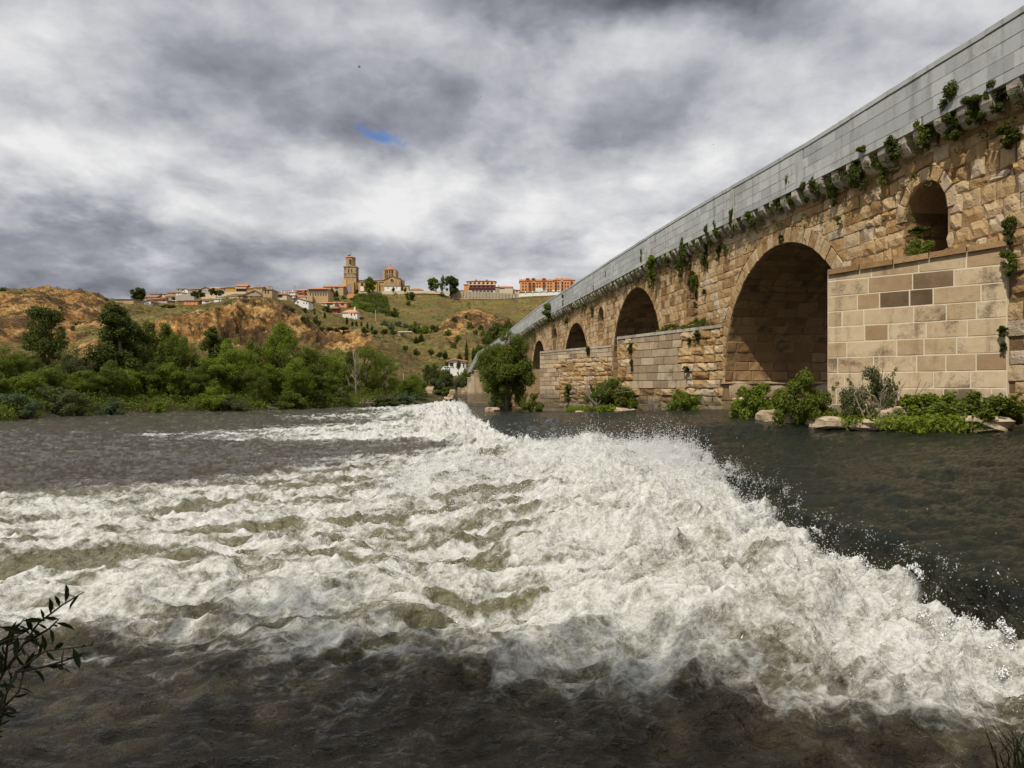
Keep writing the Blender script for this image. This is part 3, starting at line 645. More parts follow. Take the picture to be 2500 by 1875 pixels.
# arch rings and vault courses
vous = Pieces('voussoir', M['wall'], BR, 260); vault = Pieces('vault_block', M['vault'], BR, 300)
for ai, (s0, r, zc) in enumerate(ARCH[:5]):
    n = int(math.pi * r / 0.36)
    fr = lambda U, V, Wd, s0=s0, zc=zc: np.stack([s0 + V * np.cos(U), Wd - 0.045, zc + V * np.sin(U)], -1)
    for i in range(n):
        a0, a1 = math.pi * i / n, math.pi * (i + 1) / n
        vous.add(block(fr, a0, a1, r - 0.015, r + RW + random.uniform(-0.04, 0.05), h=0.05 + random.uniform(0, .02), bev=0.012, rough=0.008, nu=1, nv=2, gap=0.003), s0 + 5 * ai)
    for sg in (-1, 1):           # jamb stones below the springing
        z = zc
        while z > 0.1:
            hh = random.uniform(0.34, 0.46); x0 = s0 + sg * r; wd = random.uniform(0.36, 0.46)
            vous.add(block(fw, min(x0, x0 + sg * wd), max(x0, x0 + sg * wd), z - hh, z, h=0.055, bev=0.02, rough=0.012, nu=2, nv=1), s0 + 5 * ai)
            z -= hh
    if ai < 3:
        def fv(U, V, Wd, s0=s0, r=r, zc=zc):        # U: path up the far jamb and over the vault, V: depth
            L = zc + 1.0; ang = np.clip((U - L) / r, 0, math.pi); rr = r - Wd
            x = np.where(U < L, s0 + rr, s0 + rr * np.cos(ang)); z = np.where(U < L, zc - (L - U), zc + rr * np.sin(ang))
            return np.stack([x, -V, z], -1)
        L = zc + 1.0; u = L - zc - 1.0 + 0.6
        umax = L + math.pi * r
        while u < umax:
            hh = random.uniform(0.30, 0.42); v = 0.02 - random.random() * 0.3
            while v < DEPTH:
                wd = random.uniform(0.45, 0.85)
                if ai == 0 or u < L + 2.6 * r * 0.8:
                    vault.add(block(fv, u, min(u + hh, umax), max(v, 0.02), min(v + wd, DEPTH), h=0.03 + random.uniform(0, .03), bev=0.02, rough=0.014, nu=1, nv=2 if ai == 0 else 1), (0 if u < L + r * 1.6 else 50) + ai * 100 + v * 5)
                v += wd
            u += hh
for s0, r, zc, zf in OPEN[:3]:
    n = 7
    for i in range(n):
        a0, a1 = math.pi * i / n, math.pi * (i + 1) / n
        fr = lambda U, V, Wd: np.stack([s0 + V * np.cos(U), Wd - 0.045, zc + 1.12 * V * np.sin(U)], -1)
        vous.add(block(fr, a0, a1, r - 0.01, r + random.uniform(0.26, 0.34), h=0.06, bev=0.02, rough=0.02, nu=2, nv=1, gap=0.012), s0)
    for (x, sg) in ((s0 + r, 1),):
        z = zc
        while z > zf:
            hh = random.uniform(0.3, 0.42); v = 0.02
            while v < 2.2:
                wd = random.uniform(0.5, 0.8)
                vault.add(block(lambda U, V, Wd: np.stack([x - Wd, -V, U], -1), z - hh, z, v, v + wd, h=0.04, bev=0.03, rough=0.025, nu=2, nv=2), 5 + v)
                v += wd
            z -= hh
vous.flush(); vault.flush()

# piers
def face(p0, p1, tilt=0.03):
    p0 = Vector((*p0, 0)); p1 = Vector((*p1, 0)); d = (p1 - p0); L = d.length; d.normalize(); nrm = Vector((d.y, -d.x, 0))
    if nrm.y < 0: nrm = -nrm
    return lambda U, V, Wd: np.stack([p0.x + d.x * U + nrm.x * Wd, p0.y + d.y * U + nrm.y * Wd, V], -1), L
for k, q in enumerate(PIER):
    (a, t_, c) = q['p']; kind = q['kind']; ctr = ((a[0] + c[0]) / 2, 0)
    cm = MB(); sh = (lambda p: (p[0], p[1] - .002)) if kind == 0 else (lambda p: (p[0] + (ctr[0] - p[0]) * 0.02, p[1] - 0.03))
    cm.prism([(c[0], -0.4), sh(c), sh(t_), sh(a), (a[0], -0.4)], -1.5, [q['top'][2] - .1, q['top'][2] - .1, q['top'][1] - .1, q['top'][0] - .1, q['top'][0] - .1])
    cw = cm.build('cutwater', M['mortar'] if kind == 0 else M['core'], BR)
    if k > 2: continue
    pale = Pieces('ashlar_block', M['ashlar'] if kind == 0 else M['ashlar_grey'], cw, 230)
    dark = Pieces('ashlar_block', M['ashlar_dark'], cw, 60); brown = Pieces('ashlar_block', M['ashlar_brown'], cw, 90)
    rough = Pieces('rubble_stone', M['wall'], cw, 230)
    for fi, (p0, p1) in enumerate(((a, t_), (t_, c))):
        fn, L = face(p0, p1); t0 = q['top'][0] if fi == 0 else q['top'][1]; t1 = q['top'][1] if fi == 0 else q['top'][2]
        hs = {0: 0.355, 1: 0.33, 2: 0.28}[kind]; zz = min(t0, t1) - 0.12; r_ = 0
        zz = max(t0, t1) - 0.14
        while zz > -0.3:
            u = -0.05 if r_ % 2 else -0.3
            while u < L - 0.02:
                wd = random.uniform(0.45, 1.05) if kind == 0 else random.uniform(0.38, 0.9)
                u0, u1 = max(u, 0.0), min(u + wd, L)
                if u1 - u0 > 0.12:
                    if L - u1 < 0.15: u1 = L
                    def wp(U, V, t0=t0, t1=t1, L=L):
                        tp = t0 + (t1 - t0) * U / L - 0.13; return U, np.minimum(V, tp), V < tp + 0.1
                    if kind == 0:
                        dk_ = (r_ in (1, 2) and L * .40 < L - u0 and .28 * L < (u0 if False else L - u1) < .74 * L and random.random() < .5)
                        (dark if dk_ else brown if random.random() < .16 else pale).add(block(fn, u0, u1, zz - hs, zz, h=0.010 + random.uniform(-.003, .004), bev=0.006, rough=0.002, nu=2, nv=1, warp=wp, gap=0.012), -zz)
                    else:
                        if kind == 1: isp = fi == 0 and (L * 0.30 < u0 and u1 < L * 0.90) and zz > 2.05 and (u0 > L * 0.42 or zz > 3.1 or True)
                        else: isp = fi == 0 and (u0 > L * 0.70 or zz > t0 - 0.55 or zz < 0.75)
                        if isp: pale.add(block(fn, u0, u1, zz - hs, zz, h=0.05, bev=0.012, rough=0.006, nu=2, nv=1, warp=wp, gap=0.010), -zz)
                        else:
                            hh2 = hs * random.uniform(0.85, 1.08)
                            rough.add(block(fn, u0, u1, zz - hh2, zz, h=0.03 + random.uniform(-0.02, .05), bev=0.022, rough=0.03, nu=3, nv=2, warp=wp, gap=0.008), -zz, False)
                    u = u1 if u1 == L else u
                u += wd
            zz -= hs; r_ += 1
    pale.flush(); rough.flush(); dark.flush(); brown.flush()
    tops = MB(); ou = lambda p, e: (p[0] + (p[0] - ctr[0]) * 0.012, p[1] + e)
    n_ = 5
    for i in range(n_):          # coping stones along the near edge and a paved top
        f0, f1 = i / n_, (i + 1) / n_ - 0.006
        l = lambda f: (a[0] + (t_[0] - a[0]) * f, a[1] + (t_[1] - a[1]) * f, q['top'][0] + (q['top'][1] - q['top'][0]) * f)
        p, r2 = l(f0), l(f1); nx, ny = -(t_[1] - a[1]), (t_[0] - a[0]); ln = math.hypot(nx, ny); nx, ny = nx / ln * 0.07, ny / ln * 0.07
        mb = MB(); mb.hexa([(p[0] + nx, p[1] + ny, p[2] - .13), (r2[0] + nx, r2[1] + ny, r2[2] - .13), (r2[0] - nx * 7, max(r2[1] - ny * 7, -.3), r2[2] - .13), (p[0] - nx * 7, max(p[1] - ny * 7, -.3), p[2] - .13),
                            (p[0] + nx, p[1] + ny, p[2] - .01), (r2[0] + nx, r2[1] + ny, r2[2] - .01), (r2[0] - nx * 7, max(r2[1] - ny * 7, -.3), r2[2] + .03), (p[0] - nx * 7, max(p[1] - ny * 7, -.3), p[2] + .03)])
        mb.build('coping_stone', M['vault'] if kind == 0 else M['corbel'], cw)
# footing steps in the first arch
ft = MB(); ft.box(27.35, 28.6, -5, 0.05, -1, 1.35); ft.box(27.75, 28.6, -5, 0.0, 1.35, 1.95)
fo = ft.build('footing', M['core'], BR)
fb = Pieces('footing_stone', M['rock'], fo, 80)
for (x, z0, z1, nn) in ((27.35, 0.55, 1.37, 2), (27.75, 1.35, 1.97, 1)):
    for r_ in range(nn):
        v = -0.1
        while v < 5:
            wd = random.uniform(0.8, 1.4); za = z0 + (z1 - z0) * r_ / nn; zb_ = z0 + (z1 - z0) * (r_ + 1) / nn
            fb.add(block(lambda U, V, Wd, x=x: np.stack([x - Wd, -V, U], -1), za, zb_, max(v, -.08), v + wd, h=0.08, bev=0.07, rough=0.05, nu=2, nv=3), v, True); v += wd
for (x0, x1, z) in ((27.3, 28.6, 1.37), (27.7, 28.6, 1.97)):
    v = -0.1
    while v < 5:
        wd = random.uniform(0.8, 1.3)
        fb.add(block(lambda U, V, Wd, z=z: np.stack([U, -V, z + Wd], -1), x0, x1, max(v, -.08), v + wd, h=0.03, bev=0.05, rough=0.03, nu=2, nv=2), v, True); v += wd
fb.flush()

# corbels and deck
dk = MB()
sd = list(np.arange(-30, 13, 4.0)) + list(np.arange(13, 70, 1.5)) + list(np.arange(70, 153, 3.0))
for a, b in zip(sd[:-1], sd[1:]):
    za, zb_ = float(ZB(a)), float(ZB(b))
    dk.hexa([(a, -DEPTH - .35, za), (b, -DEPTH - .35, zb_), (b, 0.33, zb_), (a, 0.33, za), (a, -DEPTH - .35, za + .12), (b, -DEPTH - .35, zb_ + .12), (b, 0.33, zb_ + .12), (a, 0.33, za + .12)])
    dk.hexa([(a, -DEPTH - .35, za + .12), (b, -DEPTH - .35, zb_ + .12), (b, -DEPTH - .05, zb_ + .12), (a, -DEPTH - .05, za + .12), (a, -DEPTH - .35, za + 1.2), (b, -DEPTH - .35, zb_ + 1.2), (b, -DEPTH - .05, zb_ + 1.2), (a, -DEPTH - .05, za + 1.2)])
dk.build('deck', M['corbel'], BR)
corb = Pieces('corbel', M['corbel'], BR, 300)
s = 10.2
while s < 142:
    wd = random.uniform(0.27, 0.36); zt = float(ZB(s)) - 0.005; hgt = random.uniform(0.34, 0.50); out = random.uniform(0.30, 0.35)
    prof = [(0.0, -hgt), (out * 0.45, -hgt * 0.93), (out * 0.8, -hgt * 0.68), (out, -hgt * 0.36), (out, 0.0), (-0.05, 0.0)]
    slope = float(ZB(s + wd) - ZB(s)); V = []
    for e, sx in ((0, s - 0.02), (0.02, s), (0.02, s + wd), (0, s + wd + 0.02)):
        k_ = 1 if e else 0.86
        for (y, zz) in prof: V.append((sx + random.uniform(-.008, .008), y * k_ + (random.uniform(-.012, .012) if y > 0.05 else 0), zt + (zz * (1 if e else .95) if zz else 0) + slope * (sx - s) / wd))
    Fc = []; m_ = len(prof)
    for r_ in range(3):
        for i in range(m_): j = (i + 1) % m_; Fc.append((r_ * m_ + i, (r_ + 1) * m_ + i, (r_ + 1) * m_ + j, r_ * m_ + j))
    Fc += [(0, 1, 4, 5), (1, 2, 3, 4), (3 * m_, 3 * m_ + 5, 3 * m_ + 4, 3 * m_ + 1), (3 * m_ + 1, 3 * m_ + 4, 3 * m_ + 3, 3 * m_ + 2)]
    corb.add((np.array(V), np.array(Fc)), s)
    s += random.uniform(0.62, 0.74)
corb.flush()

# parapet of grey slabs
pc = MB()
for a, b in zip(sd[:-1], sd[1:]):
    za, zb_, ta, tb = float(ZB(a)) + .01, float(ZB(b)) + .01, float(ZT(a)) - .03, float(ZT(b)) - .03
    pc.hexa([(a, 0.03, za), (b, 0.03, zb_), (b, 0.345, zb_), (a, 0.345, za), (a, 0.03, ta), (b, 0.03, tb), (b, 0.345, tb), (a, 0.345, ta)])
pp = pc.build('parapet', M['joint'], BR)
slab = Pieces('parapet_slab', M['parapet'], pp, 300)
def fp(U, V, Wd):
    zb_ = ZB(U); zt = ZT(U); return np.stack([U, 0.345 + Wd, zb_ + V * (zt - zb_)], -1)
PIL = [(22.1, 22.55), (26.75, 27.15), (36.1, 36.5), (42.8, 43.3), (54.3, 54.8), (17.0, 17.0)]
rows = [(0.0, 0.165, 0.9, 1.5), (0.165, 0.405, 0.55, 1.0), (0.405, 0.645, 0.55, 1.0), (0.645, 0.885, 0.55, 1.0)]
stops = sorted([x for p in PIL for x in p])
for (v0, v1, w0, w1) in rows:
    s = 10.0
    while s < 146:
        wd = random.uniform(w0, w1) * (1 if s < 70 else 2.2); e = s + wd
        for (pa, pb) in PIL:
            if s < pa < e: e = pa
            if pa <= s < pb: s = pb; e = max(e, s + 0.4)
        gap = 0.006; tilt = random.uniform(-.003, .006)
        if e - s > 0.1:
            V = fp(np.array([s + gap, e - gap, e - gap, s + gap]), np.array([v0 + .006, v0 + .006, v1 - .006, v1 - .006]), np.array([0.006 + tilt] * 4))
            Vb = fp(np.array([s + gap, e - gap, e - gap, s + gap]), np.array([v0 + .004, v0 + .004, v1 - .004, v1 - .004]), np.array([-0.03] * 4))
            Vm = fp(np.array([s + gap - .004, e - gap + .004, e - gap + .004, s + gap - .004]), np.array([v0 + .003, v0 + .003, v1 - .003, v1 - .003]), np.array([0.001 + tilt] * 4))
            slab.add((np.concatenate([V, Vm, Vb]), np.array([(3, 2, 1, 0)] + [f for i in range(4) for f in ((i, (i + 1) % 4, 4 + (i + 1) % 4, 4 + i), (4 + i, 4 + (i + 1) % 4, 8 + (i + 1) % 4, 8 + i))])), s)
        s = e
for (pa, pb) in PIL[:5]:
    V = fp(np.array([pa, pb, pb, pa]) + np.array([.006, -.006, -.006, .006]), np.array([.01, .01, .88, .88]), np.array([0.014] * 4)); Vb = fp(np.array([pa, pb, pb, pa]), np.array([.01, .01, .88, .88]), np.array([-0.03] * 4))
    slab.add((np.concatenate([V, Vb]), np.array([(3, 2, 1, 0)] + [(i, (i + 1) % 4, 4 + (i + 1) % 4, 4 + i) for i in range(4)])), pa)
slab.flush()
cap = Pieces('capstone', M['parapet'], pp, 200)
s = 10.0
while s < 149:
    e = s + random.uniform(1.1, 1.5); a_, b_ = s + .006, e - .006; V = []
    for x in (a_, b_):
        zt = float(ZT(x)) + random.uniform(-.008, .006); hgt = 0.13
        V += [(x, -0.02, zt - hgt), (x, 0.375, zt - hgt), (x, 0.375, zt - .015), (x, 0.355, zt), (x, -0.0, zt), (x, -0.02, zt - .015)]
    cap.add((np.array(V), np.array([(i, (i + 1) % 6, 6 + (i + 1) % 6, 6 + i) for i in range(6)] + [(5, 4, 3, 2), (5, 2, 1, 0), (8, 9, 10, 11), (6, 7, 8, 11)])), s); s = e
cap.flush()

# stepped round cutwaters at the far end of the bridge
for i, (s0, n0, r, zt) in enumerate(((89.5, 4.3, 0.75, 3.25), (88.0, 3.9, 0.85, 3.6), (86.0, 3.4, 1.15, 4.0))):
    b = MB().cyl(s0, n0, -1, zt, r, r, 18); b.cyl(s0, n0, zt, zt + 0.10, r + .06, r + .06, 18); b.box(s0 - r, s0 + r, -0.1, n0, -1, zt)
    b.build('round_cutwater', M['ashlar_grey'], BR)
b = MB().box(80.5, 84.6, -0.1, 3.2, -1, 3.4).box(80.0, 91, -0.1, 4.9, -1, 0.45); b.build('cutwater_platform', M['ashlar_grey'], BR)
# ================================================================ PLANTS
def leaves(centers, radii, n, size, seed=0, aspect=0.45, squash=0.85, droop=0.0, fill=0.35):
    g = np.random.default_rng(seed)
    C_ = np.array(centers, float); R_ = np.array(radii, float)
    wts = R_ ** 2.2; k = g.choice(len(C_), n, p=wts / wts.sum())
    d = g.normal(size=(n, 3)); d /= np.linalg.norm(d, axis=1)[:, None]
    rr = R_[k] * (fill + (1 - fill) * g.random(n) ** 0.5) * (1 + 0.25 * g.normal(size=n) * 0.5)
    p = C_[k] + d * rr[:, None] * np.array([1, 1, squash])
    nrm = d * 0.9 + g.normal(size=(n, 3)) * 0.75 + np.array([0, 0, 0.45]); nrm /= np.linalg.norm(nrm, axis=1)[:, None]
    t = np.cross(nrm, g.normal(size=(n, 3))); t[:, 2] -= droop; t /= np.linalg.norm(t, axis=1)[:, None] + 1e-6
    b = np.cross(nrm, t); b /= np.linalg.norm(b, axis=1)[:, None] + 1e-6
    s = size * (0.6 + 0.8 * g.random(n)); tl = t * s[:, None]; bl = b * (s * aspect)[:, None]; fold = nrm * (s * 0.10)[:, None]
    V = np.stack([p - tl * .5, p + bl * .5 + fold, p + tl * .5, p - bl * .5 + fold], 1).reshape(-1, 3)
    F_ = (np.arange(n) * 4)[:, None] + np.array([[0, 1, 2, 3]])
    return V, F_
def crown_pts(kind, g):
    """unit-height crowns: list of clump centres and radii; trunk is at the origin"""
    C_, R_ = [], []
    def put(x, y, z, r): C_.append((x, y, z)); R_.append(r)
    if kind == 'poplar':
        for i in range(60):
            z = 0.06 + 0.90 * (i / 59); w_ = 0.19 * math.sin(min(1, (z - .06) / .42) * math.pi / 2) * (1.10 - z) ** 0.85 * 1.45; a = g.random() * 6.28; q = w_ * g.random() ** .5
            put(q * math.cos(a), q * math.sin(a), z, 0.052 + 0.035 * g.random() * (1.2 - z))
    elif kind == 'ragged':
        for i in range(54):
            z = 0.05 + 0.90 * g.random(); w_ = 0.27 * math.sin(math.pi * min(max((z - .02) / 1.05, 0), 1)) ** 0.6; a = g.random() * 6.28; q = w_ * g.random() ** .4
            put(q * math.cos(a), q * math.sin(a), z, 0.06 + 0.05 * g.random())
        for i in range(5): put(g.normal() * .05, g.normal() * .05, 0.80 + .04 * i, 0.045)
    elif kind == 'round':
        for i in range(64):
            d = g.normal(size=3); d /= np.linalg.norm(d); q = 0.34 * g.random() ** .4
            put(d[0] * q * .95, d[1] * q * .95, 0.56 + d[2] * q * 1.15, 0.06 + 0.05 * g.random())
    elif kind == 'bush':
        for i in range(30):
            a = g.random() * 6.28; q = 0.62 * g.random() ** .6; z = (0.12 + 0.72 * g.random()) * (1 - 0.55 * (q / .62) ** 2)
            put(q * math.cos(a), q * math.sin(a), z, 0.11 + 0.07 * g.random())
        for i in range(9):
            a = g.random() * 6.28; q = .35 + .35 * g.random(); z = .25 + .75 * g.random() * (1.25 - q); put(q * math.cos(a), q * math.sin(a), z, .045); put(q * 1.12 * math.cos(a), q * 1.12 * math.sin(a), z + .07, .035)
    elif kind == 'cypress':
        for i in range(26):
            z = 0.05 + 0.88 * i / 25; w_ = 0.085 * math.sin(math.pi * min(1, (z + .12)) ** 0.8) + .008; a = i * 2.4
            put(w_ * .5 * math.cos(a), w_ * .5 * math.sin(a), z, w_ * .8)
    elif kind == 'pine':
        for i in range(30):
            a = g.random() * 6.28; q = 0.42 * g.random() ** .5; z = 0.48 + 0.44 * g.random() * (1 - .6 * (q / .42) ** 2) + .1 * (q / .42)
            put(q * math.cos(a), q * math.sin(a), z, 0.085 + .03 * g.random())
    elif kind == 'ball':
        for i in range(24):
            d = g.normal(size=3); d /= np.linalg.norm(d); q = 0.22 * g.random() ** .4
            put(d[0] * q, d[1] * q, 0.62 + d[2] * q * 1.25, 0.13)
    elif kind == 'tuft':
        for i in range(18):
            z = g.random(); put(g.normal() * .17 * (.4 + z), g.normal() * .10, 0.02 + .95 * z, (0.07 + .09 * g.random()) * (.6 + .6 * z))
    return C_, R_
PR = {}
def proto(kind, leafn, size, mat, seed, trunk=True, bark='bark'):
    """returns meshes (crown, trunk) of unit height"""
    leafn = int(leafn * (1.7 if kind in ('round', 'ragged', 'poplar') else 1.2)); size = size * (1.25 if kind in ('round', 'ragged', 'poplar') else 1.0)
    key = (kind, leafn, size, mat, seed)
    if key in PR: return PR[key]
    g = np.random.default_rng(seed * 13 + 5); C_, R_ = crown_pts(kind, g)
    asp = {'poplar': .6, 'cypress': .5}.get(kind, .5)
    V, Fc = leaves(C_, R_, leafn, size, seed, asp, 0.95 if kind != 'pine' else 0.9)
    o = add_mesh('crown', V, Fc, M[mat]); me = o.data; bpy.data.objects.remove(o)
    tm = None
    if trunk:
        mb = MB(); top = {'pine': .82, 'bush': .55, 'tuft': .3}.get(kind, .86); wob = [g.normal() * .012 for _ in range(12)]
        pts = [(wob[i] * i * .5, wob[-i - 1] * i * .5, top * i / 5) for i in range(6)]; r0 = {'bush': .022, 'cypress': .02, 'tuft': .01}.get(kind, .026)
        mb.tube(pts, [r0 * (1 - .15 * i) for i in range(6)], 7)
        order = sorted(range(len(C_)), key=lambda i: -R_[i])[:14 if kind != 'cypress' else 0]
        for i in order:
            c = C_[i]; zb = max(0.04, min(c[2] - .22 - .1 * g.random(), top * .9)) if kind != 'bush' else 0.03; f = zb / top * 5; j = min(int(f), 4); q = [pts[j][a] + (pts[j + 1][a] - pts[j][a]) * (f - j) for a in range(3)]
            mid = [(q[0] + c[0]) / 2 * 1.05, (q[1] + c[1]) / 2 * 1.05, (q[2] + c[2]) / 2 - .01]
            mb.tube([q, mid, c], [r0 * .30, r0 * .18, r0 * .05], 4)
        o = mb.build('trunk', M[bark], smooth=True); tm = o.data; bpy.data.objects.remove(o)
    PR[key] = (me, tm); return PR[key]
def plant(name, kind, cat, label, pos, h, wscale=1.0, rz=None, leafn=5000, size=0.02, mat='leaf_mid', seed=0, group=None, tilt=0.0, bark='bark', trunk=True, tilty=0.0):
    cm, tm = proto(kind, leafn, size, mat, seed, trunk, bark)
    e = empty(name, pos, 0.0, label, cat, group); e.rotation_euler = (tilty, tilt, random.random() * 6.28 if rz is None else rz); e.scale = (h * wscale, h * wscale, h)
    for nm, me in (('crown' if cat == 'tree' else 'foliage', cm), ('trunk' if cat == 'tree' else 'stem', tm)):
        if me is None: continue
        o = bpy.data.objects.new(nm, me); col.objects.link(o); o.parent = e
    return e
def base_on(x, d, sink=0.1):
    X = (x - 1250) / F * d; return (X, d, land_z(X, d) - sink)
def tree_px(name, kind, label, x, ytop, d, wpx, mat, seed, cat='tree', unitw=0.5, leafn=6000, size=0.02, group=None, ybase=None, **k):
    if ybase is not None:        # foot in view: distance follows from the ground there
        pos = P(x, ybase, d); pos = (pos.x, pos.y, pos.z)
    else: pos = base_on(x, d)
    h = CZ + (957 - ytop) / F * d - pos[2]; wv = wpx / F * d
    return plant(name, kind, cat, label, pos, h, wv / (unitw * h), leafn=leafn, size=size, mat=mat, seed=seed, group=group, **k)
UW = {'poplar': .40, 'ragged': .62, 'round': .80, 'bush': 1.35, 'cypress': .20, 'pine': .98, 'ball': .66, 'tuft': .62}
def T(name, kind, label, x, yt, d, w_, mat, seed, **k):
    return tree_px(name, kind, label, x, yt, d, w_, mat, seed, unitw=UW[kind], **k)

def settle(x, yb, d):        # distance near d at which the ground shows at height yb
    ds = d * np.linspace(.72, 1.3, 59); ds = ds[ds > 100]; y = 957 - (land((x - 1250) / F * ds, ds) - CZ) * F / ds
    front = np.minimum.accumulate(y)                       # keep places the nearer ground does not hide
    cost = np.abs(y - yb) + np.abs(ds - d) / d * 12 + 3 * np.maximum(y - front - 2, 0)
    return float(ds[np.argmin(cost)])
# --- left bank, main trees
T('poplar_tree', 'ragged', 'dark green tree standing tallest at the far left of the bank, against the earth cliff', 108, 752, 78, 105, 'leaf_dark', 1, leafn=9000, size=.022)
T('poplar_tree', 'poplar', 'tallest poplar of the left bank, its thin tip rising over the cliff edge', 283, 742, 62, 120, 'leaf_dark', 2, leafn=11000, size=.017)
T('poplar_tree', 'ragged', 'broad dark poplar just right of the tallest poplar', 325, 785, 66, 110, 'leaf_dark', 3, leafn=9000, size=.02)
T('poplar_tree', 'poplar', 'slim poplar with a pointed top, second right of the tallest poplar', 366, 783, 70, 60, 'leaf_mid', 4, leafn=6000, size=.02)
T('poplar_tree', 'poplar', 'thin open poplar in front of the orange earth left of the round bright tree', 402, 787, 72, 62, 'leaf_mid', 5, leafn=5500, size=.019)
T('bank_tree', 'round', 'round bright green tree between the thin open poplar and the dark oval tree', 440, 815, 68, 120, 'leaf_mid', 6, leafn=9000, size=.02)
T('bank_tree', 'poplar', 'dark oval tree standing out behind the brighter crowns in the middle of the bank', 514, 797, 84, 78, 'leaf_dark', 7, leafn=8000, size=.02)
T('bank_tree', 'round', 'large yellow green tree in full sun right of the dark oval tree', 578, 818, 68, 125, 'leaf_bright', 8, leafn=10000, size=.019)
T('bank_tree', 'ragged', 'yellow green tree rising above its neighbours below the brown cliff', 693, 787, 72, 100, 'leaf_bright', 9, leafn=7500, size=.02)
T('bank_tree', 'ragged', 'mid green tree filling the gap left of the leaning trunk', 640, 842, 74, 100, 'leaf_mid', 10, leafn=7000, size=.02)
T('bank_tree', 'round', 'wide tree of the bank just left of the dead tree', 765, 850, 80, 130, 'leaf_mid', 11, leafn=9000, size=.019)
T('bank_tree', 'round', 'low leafy tree under the yellow green tall tree', 725, 872, 70, 100, 'leaf_bright', 12, leafn=7000, size=.02)
T('bank_tree', 'round', 'bright tree right behind the bare dead tree', 815, 845, 86, 105, 'leaf_bright', 13, leafn=8000, size=.019)
T('bank_tree', 'ragged', 'tall tree with a bare lower trunk right of the dead tree', 893, 843, 84, 90, 'leaf_mid', 14, leafn=7500, size=.018)
T('bank_tree', 'ragged', 'last tall tree of the row, its branches reaching right over the slope', 938, 868, 88, 80, 'leaf_mid', 15, leafn=6500, size=.018)
T('bank_tree', 'ball', 'small dark round tree with a forked trunk behind the reeds', 963, 920, 95, 42, 'leaf_dark', 16, leafn=4000, size=.03)
T('bank_tree', 'round', 'green tree at the picture edge, first of the left bank', 8, 848, 52, 120, 'leaf_mid', 17, leafn=9000, size=.02)
T('bank_tree', 'round', 'green tree low on the left, in front of the ravine', 70, 868, 60, 90, 'leaf_mid', 18, leafn=7000, size=.02)
T('bank_tree', 'round', 'low dark tree behind the silver willow', 160, 880, 66, 100, 'leaf_dark', 19, leafn=7000, size=.02)
T('bank_tree', 'round', 'green tree between the olive grey willow and the tallest poplar', 235, 868, 68, 80, 'leaf_mid', 20, leafn=7000, size=.02)
T('bank_tree', 'round', 'dark tree low in front of the slim poplar', 380, 875, 62, 110, 'leaf_dark', 21, leafn=7000, size=.02)
T('bank_tree', 'round', 'dark tree low in front of the dark oval tree', 500, 885, 66, 110, 'leaf_dark', 22, leafn=7000, size=.02)
T('bank_tree', 'round', 'low bright tree between the large yellow green tree and the leaning trunk', 628, 890, 66, 80, 'leaf_mid', 23, leafn=6000, size=.02)
T('willow_bush', 'bush', 'olive grey willow bush standing below the straw coloured bowl of the cliff', 190, 838, 60, 120, 'leaf_olive', 24, cat='bush', leafn=9000, size=.035, droop=0) if False else T('willow_bush', 'round', 'olive grey willow standing below the straw coloured bowl of the cliff', 190, 838, 60, 120, 'leaf_olive', 24, leafn=9000, size=.018)
B = lambda *a, **k: T('bank_bush', 'bush', *a, cat='bush', **k)
B('silver leaved willow bush at the water on the far left', 35, 950, 43, 120, 'leaf_silver', 31, leafn=8000, size=.05)
B('second silver bush, behind and right of the first one at the left water edge', 120, 930, 50, 100, 'leaf_silver', 32, leafn=7000, size=.05)
B('grey green thicket leaning over the water between the silver bushes', 175, 945, 49, 120, 'leaf_olive', 33, leafn=7000, size=.05)
B('silver green pointed bush standing in the water where the sand begins', 272, 965, 52, 66, 'leaf_silver', 34, leafn=6000, size=.07)
B('green bush behind the sand strip, with a pointed top', 338, 938, 60, 62, 'leaf_mid', 35, leafn=6000, size=.06)
B('small bright round bush on the sand strip', 385, 977, 57, 44, 'leaf_bright', 36, leafn=5000, size=.08)
B('green bush at the water right of the small bright round bush', 440, 950, 63, 80, 'leaf_mid', 37, leafn=6000, size=.06)
B('wide green bush hanging to the water in the middle of the bank', 520, 940, 62, 110, 'leaf_bright', 38, leafn=7000, size=.05)
B('spreading bush with bent stems next to the leaning trunk', 570, 955, 62, 80, 'leaf_olive', 39, leafn=6000, size=.06)
B('green bush right of the leaning trunk, above the driftwood', 700, 948, 68, 90, 'leaf_mid', 40, leafn=7000, size=.06)
B('dark bush at the foot of the wide tree', 770, 945, 74, 90, 'leaf_dark', 41, leafn=6000, size=.06)
B('dark undergrowth left of the dead tree trunk', 830, 950, 76, 60, 'leaf_olive', 42, leafn=5000, size=.08)
B('reed green bush along the water under the row of thin trunks', 935, 962, 80, 90, 'leaf_olive', 43, leafn=7000, size=.07)
B('reed green bush at the water below the small forked tree', 985, 950, 84, 80, 'leaf_silver', 44, leafn=7000, size=.07)
B('tall green thicket left of the stone steps', 1010, 900, 92, 75, 'leaf_mid', 45, leafn=8000, size=.045)
B('green thicket between the small forked tree and the stone steps', 985, 925, 93, 60, 'leaf_mid', 46, leafn=6000, size=.06)
B('grass green bush right of the stone steps, above the water', 1085, 942, 97, 48, 'leaf_mid', 47, leafn=6000, size=.08)
B('olive bush on the slope above the stone steps', 1078, 905, 112, 60, 'leaf_olive', 48, leafn=6000, size=.08)
B('dark green bush left of the white hut', 1050, 880, 122, 62, 'leaf_dark', 49, leafn=6000, size=.07)
B('green bush in front of the white hut', 1088, 893, 118, 36, 'leaf_mid', 50, leafn=4000, size=.1)
